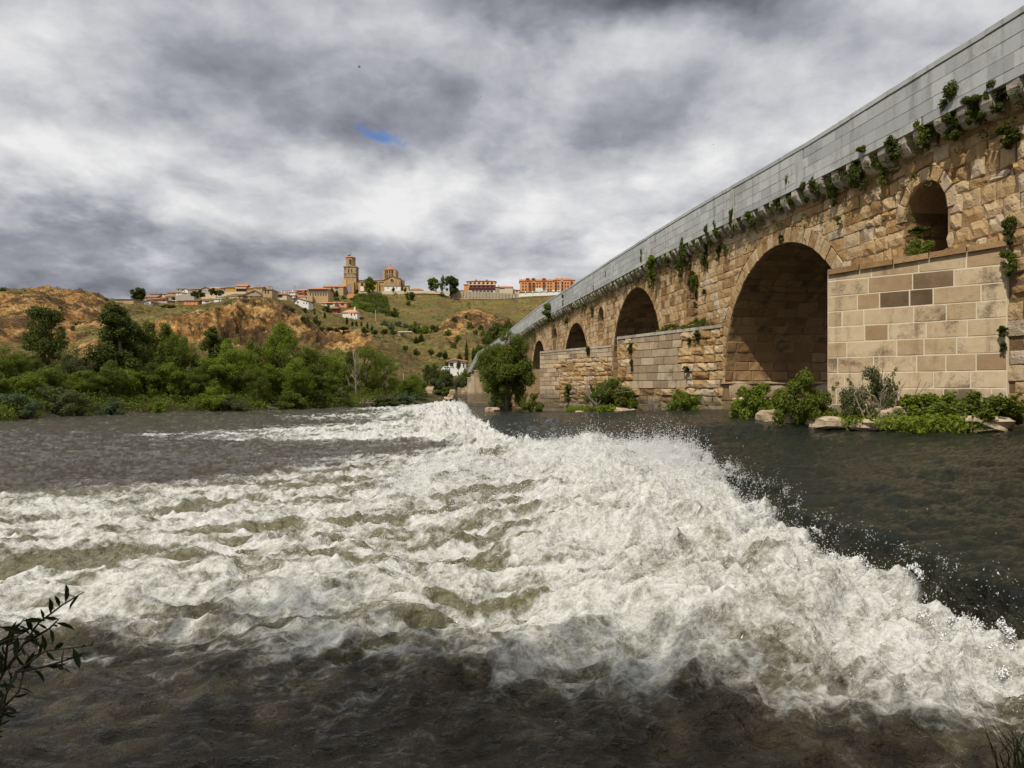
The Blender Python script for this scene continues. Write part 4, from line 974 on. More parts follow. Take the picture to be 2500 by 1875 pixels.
B('green bush right of the white hut, next to the bridge end', 1136, 896, 118, 36, 'leaf_mid', 51, leafn=4000, size=.1)
B('dark bush at the foot of the far bank wall', 1110, 972, 90, 30, 'leaf_dark', 52, leafn=3500, size=.12)
B('olive bush behind the far bank wall', 1125, 915, 116, 45, 'leaf_olive', 53, leafn=5000, size=.08)
for i, (x, yt, w_, mt, l) in enumerate(((-30, 900, 110, 'leaf_mid', 'green tree at the very left of the waterline row'), (55, 905, 100, 'leaf_bright', 'bright low tree at the waterline behind the two silver bushes'), (130, 885, 90, 'leaf_mid', 'green low tree under the dark far left poplar'), (205, 905, 90, 'leaf_mid', 'low green tree at the waterline below the olive grey willow'),
        (262, 880, 80, 'leaf_mid', 'leafy low tree at the foot of the tallest poplar'), (312, 890, 80, 'leaf_bright', 'bright low tree where the sand strip begins'), (355, 905, 70, 'leaf_mid', 'low tree over the sand strip, behind the small round bush'), (412, 880, 90, 'leaf_bright', 'bright low tree in front of the round bright tree'), (470, 895, 90, 'leaf_mid', 'low tree at the water under the dark oval tree'),
        (530, 875, 100, 'leaf_bright', 'broad bright low tree before the large yellow green tree'), (598, 905, 70, 'leaf_mid', 'low tree just left of the leaning trunk'), (660, 885, 90, 'leaf_bright', 'bright low tree behind the leaning trunk'), (712, 905, 80, 'leaf_mid', 'low green tree over the driftwood heaps'), (795, 905, 80, 'leaf_mid', 'low tree left of the dead tree by the water'), (1000, 915, 60, 'leaf_bright', 'bright low tree beside the stone steps'))):
    T('bank_tree', 'round' if i % 3 else 'ragged', l, x, yt, float(np.interp(x, *SHORE)) + 3.5, w_, mt, 110 + i % 5, leafn=7000, size=.024)
for i, (x, yt, w_, mt, l) in enumerate(((258, 790, 46, 'leaf_mid', 'slim spire of a poplar left of the tallest poplar'), (308, 768, 44, 'leaf_dark', 'narrow dark poplar tip between the tallest poplar and the broad dark one'), (342, 795, 40, 'leaf_mid', 'small poplar tip left of the slim pointed poplar'), (425, 812, 44, 'leaf_mid', 'slender poplar right of the thin open poplar'),
        (555, 826, 46, 'leaf_bright', 'pointed bright crown at the left of the large yellow green tree'), (612, 832, 48, 'leaf_mid', 'pointed crown between the large yellow green tree and the tall one'), (672, 800, 44, 'leaf_bright', 'narrow bright crown on the left of the yellow green tall tree'), (748, 846, 48, 'leaf_mid', 'slim tree tip left of the wide tree of the bank'), (852, 858, 44, 'leaf_mid', 'slim tree just left of the dead tree'))):
    T('poplar_tree', 'poplar', l, x, yt, float(np.interp(x, *SHORE)) + 9, w_, mt, 120 + i % 3, leafn=5000, size=.02)
# leaning trunk, dead tree, driftwood
mb = MB(); a = P(628, 1004, 66); b_ = P(570, 915, 67)
mb.tube([a, a.lerp(b_, .35) + Vector((-.4, 0, .1)), a.lerp(b_, .7), b_], [.42, .26, .18, .10], 8)
mb.tube([a.lerp(b_, .35) + Vector((-.4, 0, .1)), P(600, 930, 66.5), P(606, 900, 67)], [.26, .16, .05], 6)
for q in range(5): mb.tube([a, a + Vector((.5 + .35 * q, -.3, -.1 - .05 * q))], [.16, .04], 5)
tag(mb.build('leaning_trunk', M['bark'], smooth=True), 'thick brown trunk leaning left out of the bank, its roots bare at the water', 'tree trunk')
dt = empty('dead_tree', tuple(P(868, 990, 80)), 0, 'bare pale dead tree standing at the water among green ones', 'tree')
mb = MB(); g = np.random.default_rng(3); H_ = 6.2
mb.tube([(0, 0, 0), (.05, 0, 2), (-.05, 0, 4), (-.3, 0, H_)], [.10, .08, .05, .02], 7); tr = mb.build('trunk', M['bark_pale'], dt, smooth=True)
for i in range(16):
    mb = MB(); z0 = 1.6 + 3.9 * i / 16; x1 = g.uniform(-1.1, 0.9) * (1.1 - .5 * i / 16)
    mb.tube([(0, 0, z0), (x1 * .5, g.normal() * .2, z0 + .5), (x1, g.normal() * .3, z0 + 1.4 + g.random() * .5)], [.04, .03, .012], 4); mb.build('branch', M['bark_pale'], dt)
for i, (x, y) in enumerate([(820, 992), (838, 990), (856, 993), (878, 991), (890, 988), (808, 996), (640, 998), (655, 1000), (735, 997), (600, 1003)]):
    mb = MB(); c = P(x, y, 78 if x > 700 else 66); g = np.random.default_rng(i)
    for q in range(7):
        o_ = Vector((g.normal() * .5, g.normal() * .3, g.random() * .3)); dr = Vector((g.normal(), g.normal() * .4, g.normal() * .3)).normalized() * .8
        mb.tube([c + o_ - dr, c + o_ + Vector((0, 0, .1)), c + o_ + dr], [.05, .07, .02], 5)
    tag(mb.build('driftwood', M['bark_pale'] if i % 3 == 0 else M['bark']), 'driftwood tangle at the left waterline ' + ['below the wide tree', 'in front of the dark undergrowth', 'just left of the dead tree', 'just right of the dead tree', 'farthest right, under the bare trunks', 'left end of the heaps by the dead tree', 'at the roots of the leaning trunk', 'right of the leaning trunk roots', 'under the low leafy tree', 'left of the leaning trunk'][i], 'driftwood', 'driftwood heaps along the left bank')
# undergrowth as one mass along the bank, and scrub on the hill
def mass(name, label, pts, rad, n, size, mat, cat, seed=0):
    V, Fc = leaves(pts, rad, n, size, seed, 0.5, 0.8); return tag(add_mesh(name, V, Fc, M[mat]), label, cat, kind='stuff')
g = np.random.default_rng(77); pts, rad = [], []
for i in range(900):
    x = g.uniform(-420, 1000); sh = np.interp(x, *SHORE); d = sh - .5 + (g.gamma(1.6, 9) if i % 2 else g.gamma(1.4, 1.3)); X = (x - 1250) / F * d
    h = g.uniform(.2, 1.5) * (1 if x < 260 or x > 900 else .8) * np.interp(d - sh, [0, 6], [.5, 1.2]); pts.append((X, d, land_z(X, d) + h * .5)); rad.append(.5 + .35 * g.random() + h * .3)
mass('undergrowth', 'dense green undergrowth filling the bank between the trees', pts, rad, 110000, .15, 'leaf_mid', 'undergrowth', 1)
pts, rad = [], []
for i in range(1500):
    x = g.uniform(-100, 1400); d = g.uniform(150, 430) if x < 860 or g.random() < .3 else g.uniform(250, 610)
    X = (x - 1250) / F * d
    if fbm(np.array([X / 25]), np.array([d / 25]), 3, 9)[0] < -0.05: continue
    r = g.uniform(.25, .8) * (1 + d / 900); pts.append((X, d, land_z(X, d) + r * .35)); rad.append(r)
mass('scrub', 'low dark scrub dotted over the dry hillside', pts, rad, 42000, .36, 'leaf_olive', 'scrub', 2)

# --- hill: cypresses, round shrubs, trees
n_ = 0
def hill(kind, label, x, yt, yb, wpx, d, mat='leaf_dark', cat='tree', name=None, group=None, leafn=1600, **k):
    global n_; n_ += 1
    d = settle(x, yb, d) if not (d > 589 or kind == 'pine') else d; X = (x - 1250) / F * d; zb = CZ + (957 - yb) / F * d; zl = land_z(X, d); h = (yb - yt) / F * d
    pos = (X, d, min(zb, zl + .3)); h += zb - pos[2]
    nm = name or {'cypress': 'cypress_tree', 'ball': 'round_tree', 'bush': 'hill_bush', 'pine': 'umbrella_pine', 'round': 'hill_tree'}[kind]
    sz = {'cypress': .05, 'ball': .07, 'bush': .12, 'pine': .06, 'round': .045}[kind]
    return plant(nm, kind, cat, label, pos, h, (wpx / F * d) / (UW[kind] * h), leafn=leafn, size=sz, mat=mat, seed=n_ % 3 + 60, group=group, **k)
hill('cypress', 'tallest dark cypress, just left of the bridge end above the white hut', 1139, 816, 872, 9, 150)
hill('cypress', 'slim cypress right behind the tallest one by the bridge end', 1155, 838, 873, 7, 152)
hill('cypress', 'short broad cypress left of the tallest one', 1122, 857, 876, 14, 152)
hill('cypress', 'tall cypress on the spur, right one of a close pair', 1028, 808, 840, 14, 300)
hill('cypress', 'shorter cypress on the spur, left one of a close pair', 1016, 817, 841, 12, 300)
hill('cypress', 'pointed cypress at the right end of the trees below the ochre spur', 1087, 853, 877, 13, 215)
for (x, yt, yb, w_, l) in ((860, 780, 798, 6, 'first small cypress of the row below the white roofed house'), (870, 779, 797, 6, 'second small cypress of the row, under the white roofed house'), (882, 781, 797, 5, 'third small cypress of the row below the white roofed house'), (897, 783, 803, 6, 'cypress left of the concrete power pole, before the last of the row'), (908, 792, 808, 6, 'last cypress of the row, left of the round trees'),
                           (847, 770, 792, 7, 'cypress standing left of the row below the houses'), (793, 758, 777, 6, 'cypress below the red gabled house'), (768, 755, 768, 4, 'smallest cypress, on the slope left of the red gabled house')):
    hill('cypress', l, x, yt, yb, w_, 330)
for (x, yt, yb, w_, l) in ((892, 797, 822, 24, 'leftmost of the round clipped trees on the edge above the ochre bank'), (914, 804, 823, 22, 'second round clipped tree on the edge above the ochre bank'), (937, 801, 823, 22, 'third round clipped tree on the edge above the ochre bank'), (961, 802, 825, 20, 'rightmost round clipped tree, beside the open shed'),
                           (838, 796, 812, 34, 'wide dark tree left of the round clipped trees'), (806, 797, 812, 26, 'round dark tree in the middle of the lower garden row'), (822, 799, 812, 18, 'small round dark tree squeezed between two wider ones'), (786, 797, 812, 18, 'dark tree at the left end of the lower garden row')):
    hill('ball', l, x, yt, yb, w_, 262)
hill('ball', 'dark round tree halfway up the spur, alone', 990, 841, 862, 17, 250)
hill('ball', 'dark round tree with a visible trunk on the lower spur', 1018, 849, 878, 22, 205)
hill('ball', 'dark round tree left of two others under the ochre spur', 1053, 851, 876, 20, 215)
hill('ball', 'low dark tree between the round tree and the pointed cypress', 1072, 858, 878, 22, 216)
for (x, y, r, l) in ((1148, 795, 10, 'round bush high on the knoll below its orange top'), (1174, 798, 8, 'bush right of the round bush high on the knoll'), (1094, 810, 9, 'bush on the left flank of the knoll'), (1117, 825, 10, 'bush low on the knoll above the ochre cut'), (1137, 772, 5, 'tiny bush against the orange top of the knoll'), (1109, 778, 8, 'bush where the knoll meets the long slope'), (1180, 812, 9, 'dark bush on the right flank of the knoll'), (1160, 810, 7, 'small bush in the middle of the knoll'), (1190, 820, 9, 'low bush between the knoll and the parapet'), (1108, 842, 9, 'bright bush above the lower spur'), (1170, 850, 12, 'pale green bush behind the tallest cypress')):
    hill('bush', l, x, y - r, y + r, 2 * r, 325 if y < 830 else 255, 'leaf_mid' if r > 8 else 'leaf_dark', 'bush')
for (x, y, r, l, mt) in ((1013, 797, 15, 'large bush beside the olive trees under the long slope', 'leaf_mid'), (1040, 802, 12, 'light green bush next to the large bush under the long slope', 'leaf_bright'), (1060, 800, 11, 'dark bush at the foot of the long slope, left of the knoll', 'leaf_dark'), (963, 761, 12, 'lone dark shrub on the straw coloured slope', 'leaf_dark'), (997, 739, 6, 'small shrub high on the straw coloured slope', 'leaf_dark'), (1000, 721, 12, 'wide shrub just under the terrace wall', 'leaf_dark'),
                         (1079, 716, 7, 'green shrub at the left end of the concrete retaining wall', 'leaf_dark'), (990, 795, 9, 'olive tree right of the power pole', 'leaf_silver'), (972, 790, 9, 'second olive tree right of the power pole', 'leaf_silver'), (955, 795, 9, 'olive tree behind the round clipped trees', 'leaf_silver'), (940, 788, 9, 'olive tree just right of the power pole', 'leaf_silver')):
    hill('bush', l, x, y - r, y + r, 2.3 * r, 440 if y > 780 else 530, mt, 'bush')
for (x, y, w_, h_, l, mt) in ((744, 779, 24, 22, 'dark thicket on the right shoulder of the mound', 'leaf_dark'), (772, 782, 24, 30, 'tall dark thicket in the hollow right of the mound', 'leaf_dark'), (743, 756, 17, 14, 'round bush below the white gabled house', 'leaf_dark'), (714, 754, 16, 10, 'bush at the right end of the cliff edge', 'leaf_olive'), (697, 748, 10, 9, 'small bush on the cliff edge of the mound', 'leaf_olive'), (798, 752, 26, 20, 'dark tree mass left of the red gabled house', 'leaf_dark'), (762, 745, 12, 12, 'bush at the foot of the big hip roofed house', 'leaf_olive'), (550, 742, 14, 10, 'grey bush on the left shoulder of the mound', 'leaf_olive')):
    hill('bush', l, x, y - h_ / 2, y + h_ / 2, w_, 300, mt, 'bush')
hill('bush', 'dark bush on the skyline at the far left', 7, 700, 712, 15, 326, 'leaf_dark', 'bush')
hill('bush', 'tiny bush on the skyline left of the flat topped rise', 62, 707, 713, 6, 326, 'leaf_dark', 'bush')
hill('bush', 'bush in the bowl of the cliff right of the orange pillar', 190, 783, 796, 16, 262, 'leaf_dark', 'bush')
hill('bush', 'small bush at the foot of the orange pillar', 178, 793, 806, 12, 255, 'leaf_dark', 'bush')
hill('bush', 'green bush against the ochre wall, left of the orange pillar', 148, 744, 756, 12, 290, 'leaf_mid', 'bush')
hill('bush', 'two toned bush where the skyline dips before the town', 258, 727, 736, 14, 352, 'leaf_dark', 'bush')
hill('bush', 'long low hedge under the wall of the lowest houses', 415, 742, 752, 40, 420, 'leaf_dark', 'bush')
hill('round', 'big dark tree at the left end of the town', 337, 701, 742, 42, 430, leafn=4000)
hill('round', 'yellowish small tree at the foot of the big dark town tree', 345, 729, 743, 14, 428, 'leaf_bright')
hill('pine', 'dark umbrella pine on the edge, left of the two', 483, 706, 742, 36, 440, leafn=3000)
hill('pine', 'dark umbrella pine on the edge, right of the two', 527, 703, 740, 40, 440, leafn=3000)
hill('ball', 'round dark tree in front of the grey slope of the town', 427, 725, 736, 18, 470)
hill('cypress', 'broad cypress beside the big hip roofed house', 810, 699, 728, 15, 560)
hill('cypress', 'narrow cypress in front of the long building by the church', 822, 704, 726, 9, 562)
hill('bush', 'silvery bush under the broad cypress', 819, 722, 734, 20, 540, 'leaf_silver', 'bush')
hill('bush', 'round green bush at the foot of the church tower', 839, 720, 731, 14, 545, 'leaf_mid', 'bush')
hill('bush', 'small green bush on the terrace below the church portal', 860, 725, 733, 12, 545, 'leaf_mid', 'bush')
hill('ball', 'small rounded tree beside the church portal', 870, 705, 717, 13, 600)
hill('round', 'large bright tree growing in front of the church nave', 903, 675, 713, 34, 598, 'leaf_bright', leafn=4000)
hill('ball', 'small ball shaped tree before the white annexe of the church', 960, 700, 711, 10, 600)
hill('ball', 'small ball shaped tree at the right corner of the church', 989, 700, 710, 9, 600)
hill('round', 'leafy tree alone on the skyline, left of a group of three', 1058, 676, 710, 34, 606, 'leaf_mid', leafn=3000)
hill('poplar', 'slender tree in the middle of the skyline group of three', 1079, 671, 709, 16, 606, 'leaf_mid', name='hill_tree', leafn=1800) if False else hill('round', 'slender tree in the middle of the skyline group of three', 1080, 670, 709, 15, 606, 'leaf_mid', leafn=1800)
hill('round', 'big dark tree, right and widest of the skyline group of three', 1103, 670, 711, 40, 606, 'leaf_dark', leafn=4500)
hill('ball', 'round little tree standing right before the white hut', 1119, 877, 905, 14, 124)
for (x, y, r, l) in ((1212, 812, 26, 'dark tree whose crown stands behind the far parapet'), (1190, 832, 16, 'smaller dark tree left of the one behind the far parapet'), (1240, 795, 16, 'dark tree right of the one behind the far parapet'), (1165, 862, 14, 'green tree right of the slim cypress'), (1098, 884, 12, 'dark tree behind the roof of the white hut')):
    hill('round', l, x, y - r, y + r * 1.6, 2.2 * r, 170, 'leaf_dark' if r > 15 else 'leaf_mid', leafn=3000)
pts, rad = [], []
for i in range(260):                 # scrub wood between the church terrace and the white roofed house
    u, v = g.random(), g.random(); x = 868 + 78 * u; y0 = np.interp(x, [868, 890, 938, 950], [732, 722, 724, 750]); y = y0 + v * np.interp(x, [868, 905, 950], [30, 58, 30]); d = np.interp(y, [720, 785], [595, 430])
    X = (x - 1250) / F * d; pts.append((X, d, land_z(X, d) + .8)); rad.append(1.6 + 1.4 * g.random())
mass('hillside_wood', 'dense dark scrub wood on the slope below the church terrace', pts, rad, 22000, 1.1, 'leaf_dark', 'wood', 5)
pts, rad = [], []
for i in range(60):
    x = g.uniform(846, 900); y = g.uniform(738, 756) ; d = 470; X = (x - 1250) / F * d; pts.append((X, d + g.normal() * 8, max(land_z(X, d), CZ + (957 - y - 4) / F * d))); rad.append(1.4 + g.random())
mass('garden_shrubs', 'bright yellow green shrubs in front of the dark scrub wood', pts, rad, 6000, .9, 'leaf_bright', 'shrubs', 6)

# --- plants at the bridge
def at_bridge(s, n, z): v = W(s, n, z); return (v.x, v.y, v.z)
T3 = lambda name, kind, label, pos, h, w_, mat, seed, n=5000, size=.06, cat='bush', **k: plant(name, kind, cat, label, pos, h, w_ / (UW[kind] * h), leafn=n, size=size, mat=mat, seed=seed, **k)
T3('river_tree', 'round', 'large leafy tree growing out of the water against the middle of the bridge', at_bridge(55.2, 4.8, 0.0), 6.6, 4.9, 'leaf_mid', 71, 22000, .018, 'tree')
T3('river_tree', 'bush', 'lower leafy crown left of and behind the large river tree', at_bridge(59.0, 4.2, 0.0), 4.3, 3.4, 'leaf_mid', 72, 9000, .045, 'tree')
T3('river_bush', 'bush', 'tall green bush at the corner of the third pier, right of the large river tree', at_bridge(48.2, 4.1, 0.25), 1.45, 1.5, 'leaf_mid', 73, 5000, .08)
T3('river_bush', 'bush', 'upright green bush in front of the gap between the second and third pier', at_bridge(38.6, 2.1, .75), 1.35, 1.0, 'leaf_mid', 74, 4500, .08)
T3('river_bush', 'bush', 'big dark green bush with bare bent twigs before the second pier', at_bridge(32.6, 3.3, .80), 1.55, 2.2, 'leaf_mid', 75, 10000, .055)
T3('river_bush', 'bush', 'green bush between dry brushwood and the large arch', at_bridge(28.6, 1.5, .85), 1.0, 1.3, 'leaf_bright', 76, 5000, .08)
T3('river_bush', 'bush', 'bright green bush in the opening of the large arch', at_bridge(20.6, 2.6, .85), 1.15, 1.5, 'leaf_bright', 77, 7000, .07)
T3('river_bush', 'bush', 'tall leafy bush in front of the corner of the pale nearest pier', at_bridge(17.35, 3.05, .85), 1.35, 1.35, 'leaf_mid', 78, 9000, .06)
T3('river_bush', 'bush', 'twiggy bush leaning on the middle of the pale nearest pier', at_bridge(15.9, 2.3, .95), 1.3, 1.1, 'leaf_olive', 79, 5000, .06)
T3('river_bush', 'bush', 'low bright bush right of the twiggy one at the pale nearest pier', at_bridge(15.0, 1.7, .95), .85, 1.25, 'leaf_bright', 80, 6000, .08)
T3('river_bush', 'bush', 'bright green bush at the right picture edge under the bridge', at_bridge(14.2, 1.3, .95), .8, 1.5, 'leaf_mid', 81, 7000, .08)
T3('ledge_plant', 'bush', 'green bush at the foot of the small arched opening above the nearest pier', at_bridge(17.0, .35, 4.62), .55, .75, 'leaf_mid', 82, 3500, .09)
for i, (s, w_, h_, l) in enumerate(((29.6, .5, .5, 'green tuft at the right end of the second pier ledge'), (30.3, .6, .55, 'pointed green tuft on the second pier ledge, next to the last one'), (31.7, 1.0, .4, 'green plant on the second pier ledge under the niche'), (33.3, 1.3, .55, 'wide green plant in the middle of the second pier ledge'), (35.0, .9, .4, 'low green plant at the left end of the second pier ledge'))):
    T3('ledge_plant', 'bush', l, at_bridge(s, .35, 4.1), h_, w_, 'leaf_mid', 83 + i % 2, 2200, .11)
M['twig'] = M['bark_pale']
def twigs(label, pos, n, L, seed, r=.012):
    g = np.random.default_rng(seed); mb = MB()
    for i in range(n):
        a = Vector(pos) + Vector((g.normal() * .15, g.normal() * .1, 0)); d1 = Vector((g.normal() * .6, g.normal() * .3, .8 + .3 * g.random())).normalized(); b = a + d1 * L * .5; d2 = (d1 + Vector((g.normal() * .6, 0, -.3))).normalized(); c = b + d2 * L * .5 * g.random()
        mb.tube([a, b, c], [r, r * .7, r * .3], 4)
    return tag(mb.build('twigs', M['twig']), label, 'twigs')
twigs('bare bent pale twigs sticking out of the big dark green bush', at_bridge(32.2, 4.0, .9), 12, 2.1, 1, .022)
twigs('dry brushwood lying between the two bushes left of the large arch', at_bridge(29.7, 2.4, .80), 26, .9, 2, .014)
twigs('dead grey sticks piled against the pale nearest pier', at_bridge(15.6, 2.3, .95), 24, 1.3, 3, .014)
# tufts hanging on the wall and the brackets
TF = []  # image x, y centre, width, height (photo px), side: measured on the wall
tl = [(2415, 280, 62, 62, 'dark ivy clump under the brackets just left of the right picture edge'), (2468, 232, 70, 95, 'dark ivy hanging under the brackets right at the picture edge'), (2350, 290, 90, 120, 'dark ivy clump hanging between the brackets, second from the right picture edge'),
 (2285, 335, 50, 70, 'ivy tuft below the brackets left of the dark ivy clump'), (2208, 365, 45, 60, 'ivy tuft over the small arched opening, close under a bracket'), (2163, 420, 34, 70, 'upright green tuft left above the small arched opening'), (2110, 435, 42, 85, 'long green tuft hanging down the wall left of the arched opening'),
 (2135, 375, 45, 32, 'flat tuft on top of a bracket above the long hanging tuft'), (2045, 478, 30, 55, 'pointed green tuft right of a dark one, above the pale pier'), (2010, 455, 40, 45, 'bushy tuft wedged between two brackets above the pale pier'), (1985, 470, 34, 55, 'dark rounded tuft between brackets, left of the bushy one'),
 (1951, 468, 28, 72, 'tall narrow green tuft standing up over the brackets right of the arch top'), (1922, 500, 38, 45, 'round green tuft hanging right above the large arch'), (1848, 535, 36, 40, 'green tuft on a bracket above the large arch, drooping brown below'), (1812, 538, 26, 45, 'narrow tuft between brackets left above the large arch'),
 (1768, 563, 26, 40, 'dark tuft hanging third from the niche in the bracket row'), (1745, 573, 24, 50, 'dark tuft under the bracket row left of the large arch'), (1786, 540, 8, 22, 'tiny plant on the parapet foot over the tuft row'), (1725, 635, 24, 55, 'drop shaped green tuft on the bare wall right of the niche'),
 (1756, 620, 18, 38, 'small drooping plant on the wall between niche and large arch'), (1775, 615, 12, 26, 'smallest drooping plant on the wall between niche and large arch'), (1685, 625, 38, 90, 'long ivy strand hanging over the top of the niche'), (1664, 660, 22, 36, 'dark ivy at the left shoulder of the niche'), (1704, 698, 22, 40, 'green tuft at the right edge of the niche'), (1724, 715, 12, 12, 'tiny weed right below the niche edge'),
 (1612, 650, 42, 52, 'feathery light green bush in the brackets left of the niche'), (1581, 636, 16, 44, 'slim upright tuft left of the feathery bush'), (1596, 690, 20, 34, 'brown green weed below the feathery bush'), (1645, 640, 22, 26, 'small tuft right of the feathery bush'), (1492, 676, 9, 24, 'thin upright sprig on the brackets over the second arch'), (1462, 706, 12, 24, 'small sprig left over the second arch'),
 (1430, 735, 16, 40, 'dark ivy tuft between second and third arch, highest one'), (1448, 765, 10, 24, 'ivy tuft hanging under the dark one near the narrow opening'), (1386, 737, 13, 26, 'upright tuft over the third arch'), (1406, 748, 14, 18, 'small tuft on the brackets right over the third arch'), (1352, 768, 40, 40, 'large ivy clump left over the third arch'), (1386, 785, 12, 16, 'weed at the right foot of the large ivy clump'),
 (2262, 570, 60, 30, 'weeds on the ledge edge beside the small arched opening'), (2478, 570, 34, 60, 'green weed on the rough wall right above the pale pier'), (2480, 650, 40, 60, 'hanging weed at the right top corner of the pale pier'), (2462, 810, 26, 28, 'small weed on the right edge of the pale pier, halfway down'), (2458, 850, 20, 22, 'dark weed on the right edge of the pale pier, lower down'), (2480, 340, 60, 50, 'leafy weed on the rubble wall below the ivy'),
 (2056, 540, 18, 22, 'small weed on the wall above the pale pier left corner'), (1912, 587, 16, 20, 'weed growing on the crown of the large arch'), (1703, 745, 10, 12, 'little weed low between niche and ledge'), (1706, 822, 26, 24, 'weed hanging on the old stones at the right of the second pier'), (1687, 835, 14, 16, 'dark little weed beside the hanging one on the second pier'), (1543, 855, 14, 26, 'weed on the left part of the second pier, upper'), (1546, 893, 12, 30, 'weed on the left part of the second pier, lower'),
 (1440, 858, 16, 18, 'green weed near the top of the third pier'), (1389, 965, 22, 40, 'weed hanging at the waterline of the third pier'), (1467, 975, 14, 32, 'green tuft at the foot of the third pier, right side'), (1442, 975, 9, 18, 'tiny green tuft at the foot of the third pier'), (1683, 905, 16, 16, 'weed low on the second pier, right of the pale patch')]
def on_surface(x, y):
    """first bridge surface (wall or a pier's near face) seen at a photograph pixel"""
    dr = Vector(((x - 1250) / F, 1, (957 - y) / F)); Mi = BW.inverted(); o = Mi @ Vector((0, 0, CZ)); d = Mi.to_3x3() @ dr
    best = (-o.y) / d.y if abs(d.y) > 1e-6 else 1e9
    for q in PIER[:3]:
        (a, t_, c) = q['p']; ex, ey = t_[0] - a[0], t_[1] - a[1]; den = d.x * ey - d.y * ex
        if abs(den) < 1e-6: continue
        k = ((a[0] - o.x) * ey - (a[1] - o.y) * ex) / den; px_, py_ = o.x + d.x * k, o.y + d.y * k; u = (px_ - a[0]) / ex; zz = o.z + d.z * k
        if 0 <= u <= 1 and zz < q['top'][0] - .05 and 0 < k < best: best = k
    return o + d * best, best
for i, (x, y, w_, h_, l) in enumerate(tl):
    p_, k = on_surface(x, y); hh = h_ / F * k * .95; ww = w_ / F * k * .85
    out = 0.10 if p_.z < ZB(p_.x) - .5 else 0.26
    pos = W(p_.x, p_.y + out, p_.z - hh * .5)
    e = plant('wall_plant', 'tuft', 'plant', l, tuple(pos), hh * 1.15, max(ww / (.62 * hh * 1.15), .4), leafn=(7000 if w_ > 60 else 1800) if w_ > 30 else 900, size=(.05 if w_ > 60 else .10) if w_ > 30 else .15, mat='leaf_mid' if i % 4 == 3 and w_ < 60 else ('leaf_bright' if 'light' in l or 'green tuft' in l and i % 2 else 'leaf_dark'), seed=90 + i % 3, trunk=(i % 2 == 0))
# hanging moss on the far wall
pts, rad = [], []
for i in range(420):
    s = g.uniform(70, 140); zb = float(ZB(s)); z = zb - g.gamma(1.3, .8); pts.append((*W(s, .12, z),)); rad.append(.16 + .22 * g.random())
for i in range(620):
    s = 13 + 57 * g.random() ** 1.2; zb = float(ZB(s)); z = zb - .10 - g.gamma(1.0, .30); pts.append((*W(s, .10 + .2 * (z > zb - .4), z),)); rad.append(.05 + .10 * g.random())
mass('wall_ivy', 'dark moss and small weeds hanging down the bridge wall under the brackets', pts, rad, 48000, .075, 'leaf_dark', 'ivy', 8)
# grassy strip and banks at the pier feet
pts, rad = [], []
for i in range(200):
    x = g.uniform(0, 1); s = 31 + 9 * x; pts.append((*W(s, 3.9 - .6 * x + g.normal() * .15, .85 - .25 * x + .05),)); rad.append(.12 + .14 * g.random())
for i in range(120): pts.append((*W(g.uniform(13.5, 18.5), g.uniform(1.8, 2.9), 1.0),)); rad.append(.14 + .1 * g.random())
mass('waterside_grass', 'bright green grass at the foot of the bridge piers', pts, rad, 16000, .09, 'leaf_bright', 'grass', 9)
def rock(label, pos, sx, sy, sz, seed, group=None, mat='rock', name='rock'):
    bm_v, bm_f = [], []; g = np.random.default_rng(seed); nu, nv = 12, 7
    for i in range(nv + 1):
        for j in range(nu):
            ph = math.pi * i / nv; th = 2 * math.pi * j / nu; x = math.sin(ph) * math.cos(th); y = math.sin(ph) * math.sin(th); z = math.cos(ph)
            sq = lambda v: math.copysign(abs(v) ** .55, v); k = 1 + .22 * float(pn(np.array(x * 1.5 + seed), np.array(y * 1.5 + z), seed)) + .05 * g.normal() * (0 < i < nv)
            bm_v.append((sq(x) * k, sq(y) * k, sq(z) * k))
    for i in range(nv):
        for j in range(nu): bm_f.append((i * nu + j, (i + 1) * nu + j, (i + 1) * nu + (j + 1) % nu, i * nu + (j + 1) % nu))
    o = add_mesh(name, np.array(bm_v) * np.array([sx, sy, sz]), np.array(bm_f), M[mat]); o.location = pos; o.rotation_euler = (0, 0, BR.rotation_euler.z + g.normal() * .1); return tag(o, label, 'rock', group)
rock('pale boulder in the water left of the corner of the nearest pier', at_bridge(19.0, 2.95, .95), .42, .3, .2, 1)
rock('squared pale stone right below the corner of the nearest pier', at_bridge(17.9, 3.0, .97), .36, .3, .18, 2)
rock('long flat stone at the waterline under the nearest pier', at_bridge(16.7, 2.8, .93), .55, .3, .13, 3)
rock('flat stone at the waterline right of the long flat one', at_bridge(15.6, 2.5, .93), .5, .3, .12, 4)
rock('brown earthy stone at the foot of the nearest pier behind the bushes', at_bridge(15.9, 1.9, 1.05), .9, .5, .28, 5)
rock('dark low rock at the right picture edge under the wall', at_bridge(14.3, 1.4, 1.0), .8, .5, .16, 6)
rock('wet stone awash left of the grass strip', at_bridge(35.5, 3.9, .62), .35, .3, .10, 7)
rock('dark rock under the big dark green bush', at_bridge(32.6, 3.2, .75), 1.3, .7, .22, 8)
rock('rock under the upright bush before the third pier', at_bridge(38.8, 2.1, .65), .7, .5, .2, 9)
rock('low stone block in the water left of the large river tree', at_bridge(52.5, 6.2, .25), .9, .5, .3, 10)
for i, (x, y) in enumerate([(1075, 988), (1085, 984), (1062, 990), (1092, 976), (1100, 968), (1105, 958), (1070, 978), (1050, 992)]):
    rock('pale stone in the rubble by the far steps, ' + ['closest to the foam', 'second closest to the foam', 'at the left, near the reeds', 'halfway up on the right', 'high on the right', 'topmost of the stones', 'highest on the left side', 'farthest left'][i], tuple(P(x, y, 93)), .5, .4, .35, 20 + i, 'rubble stones below the steps')
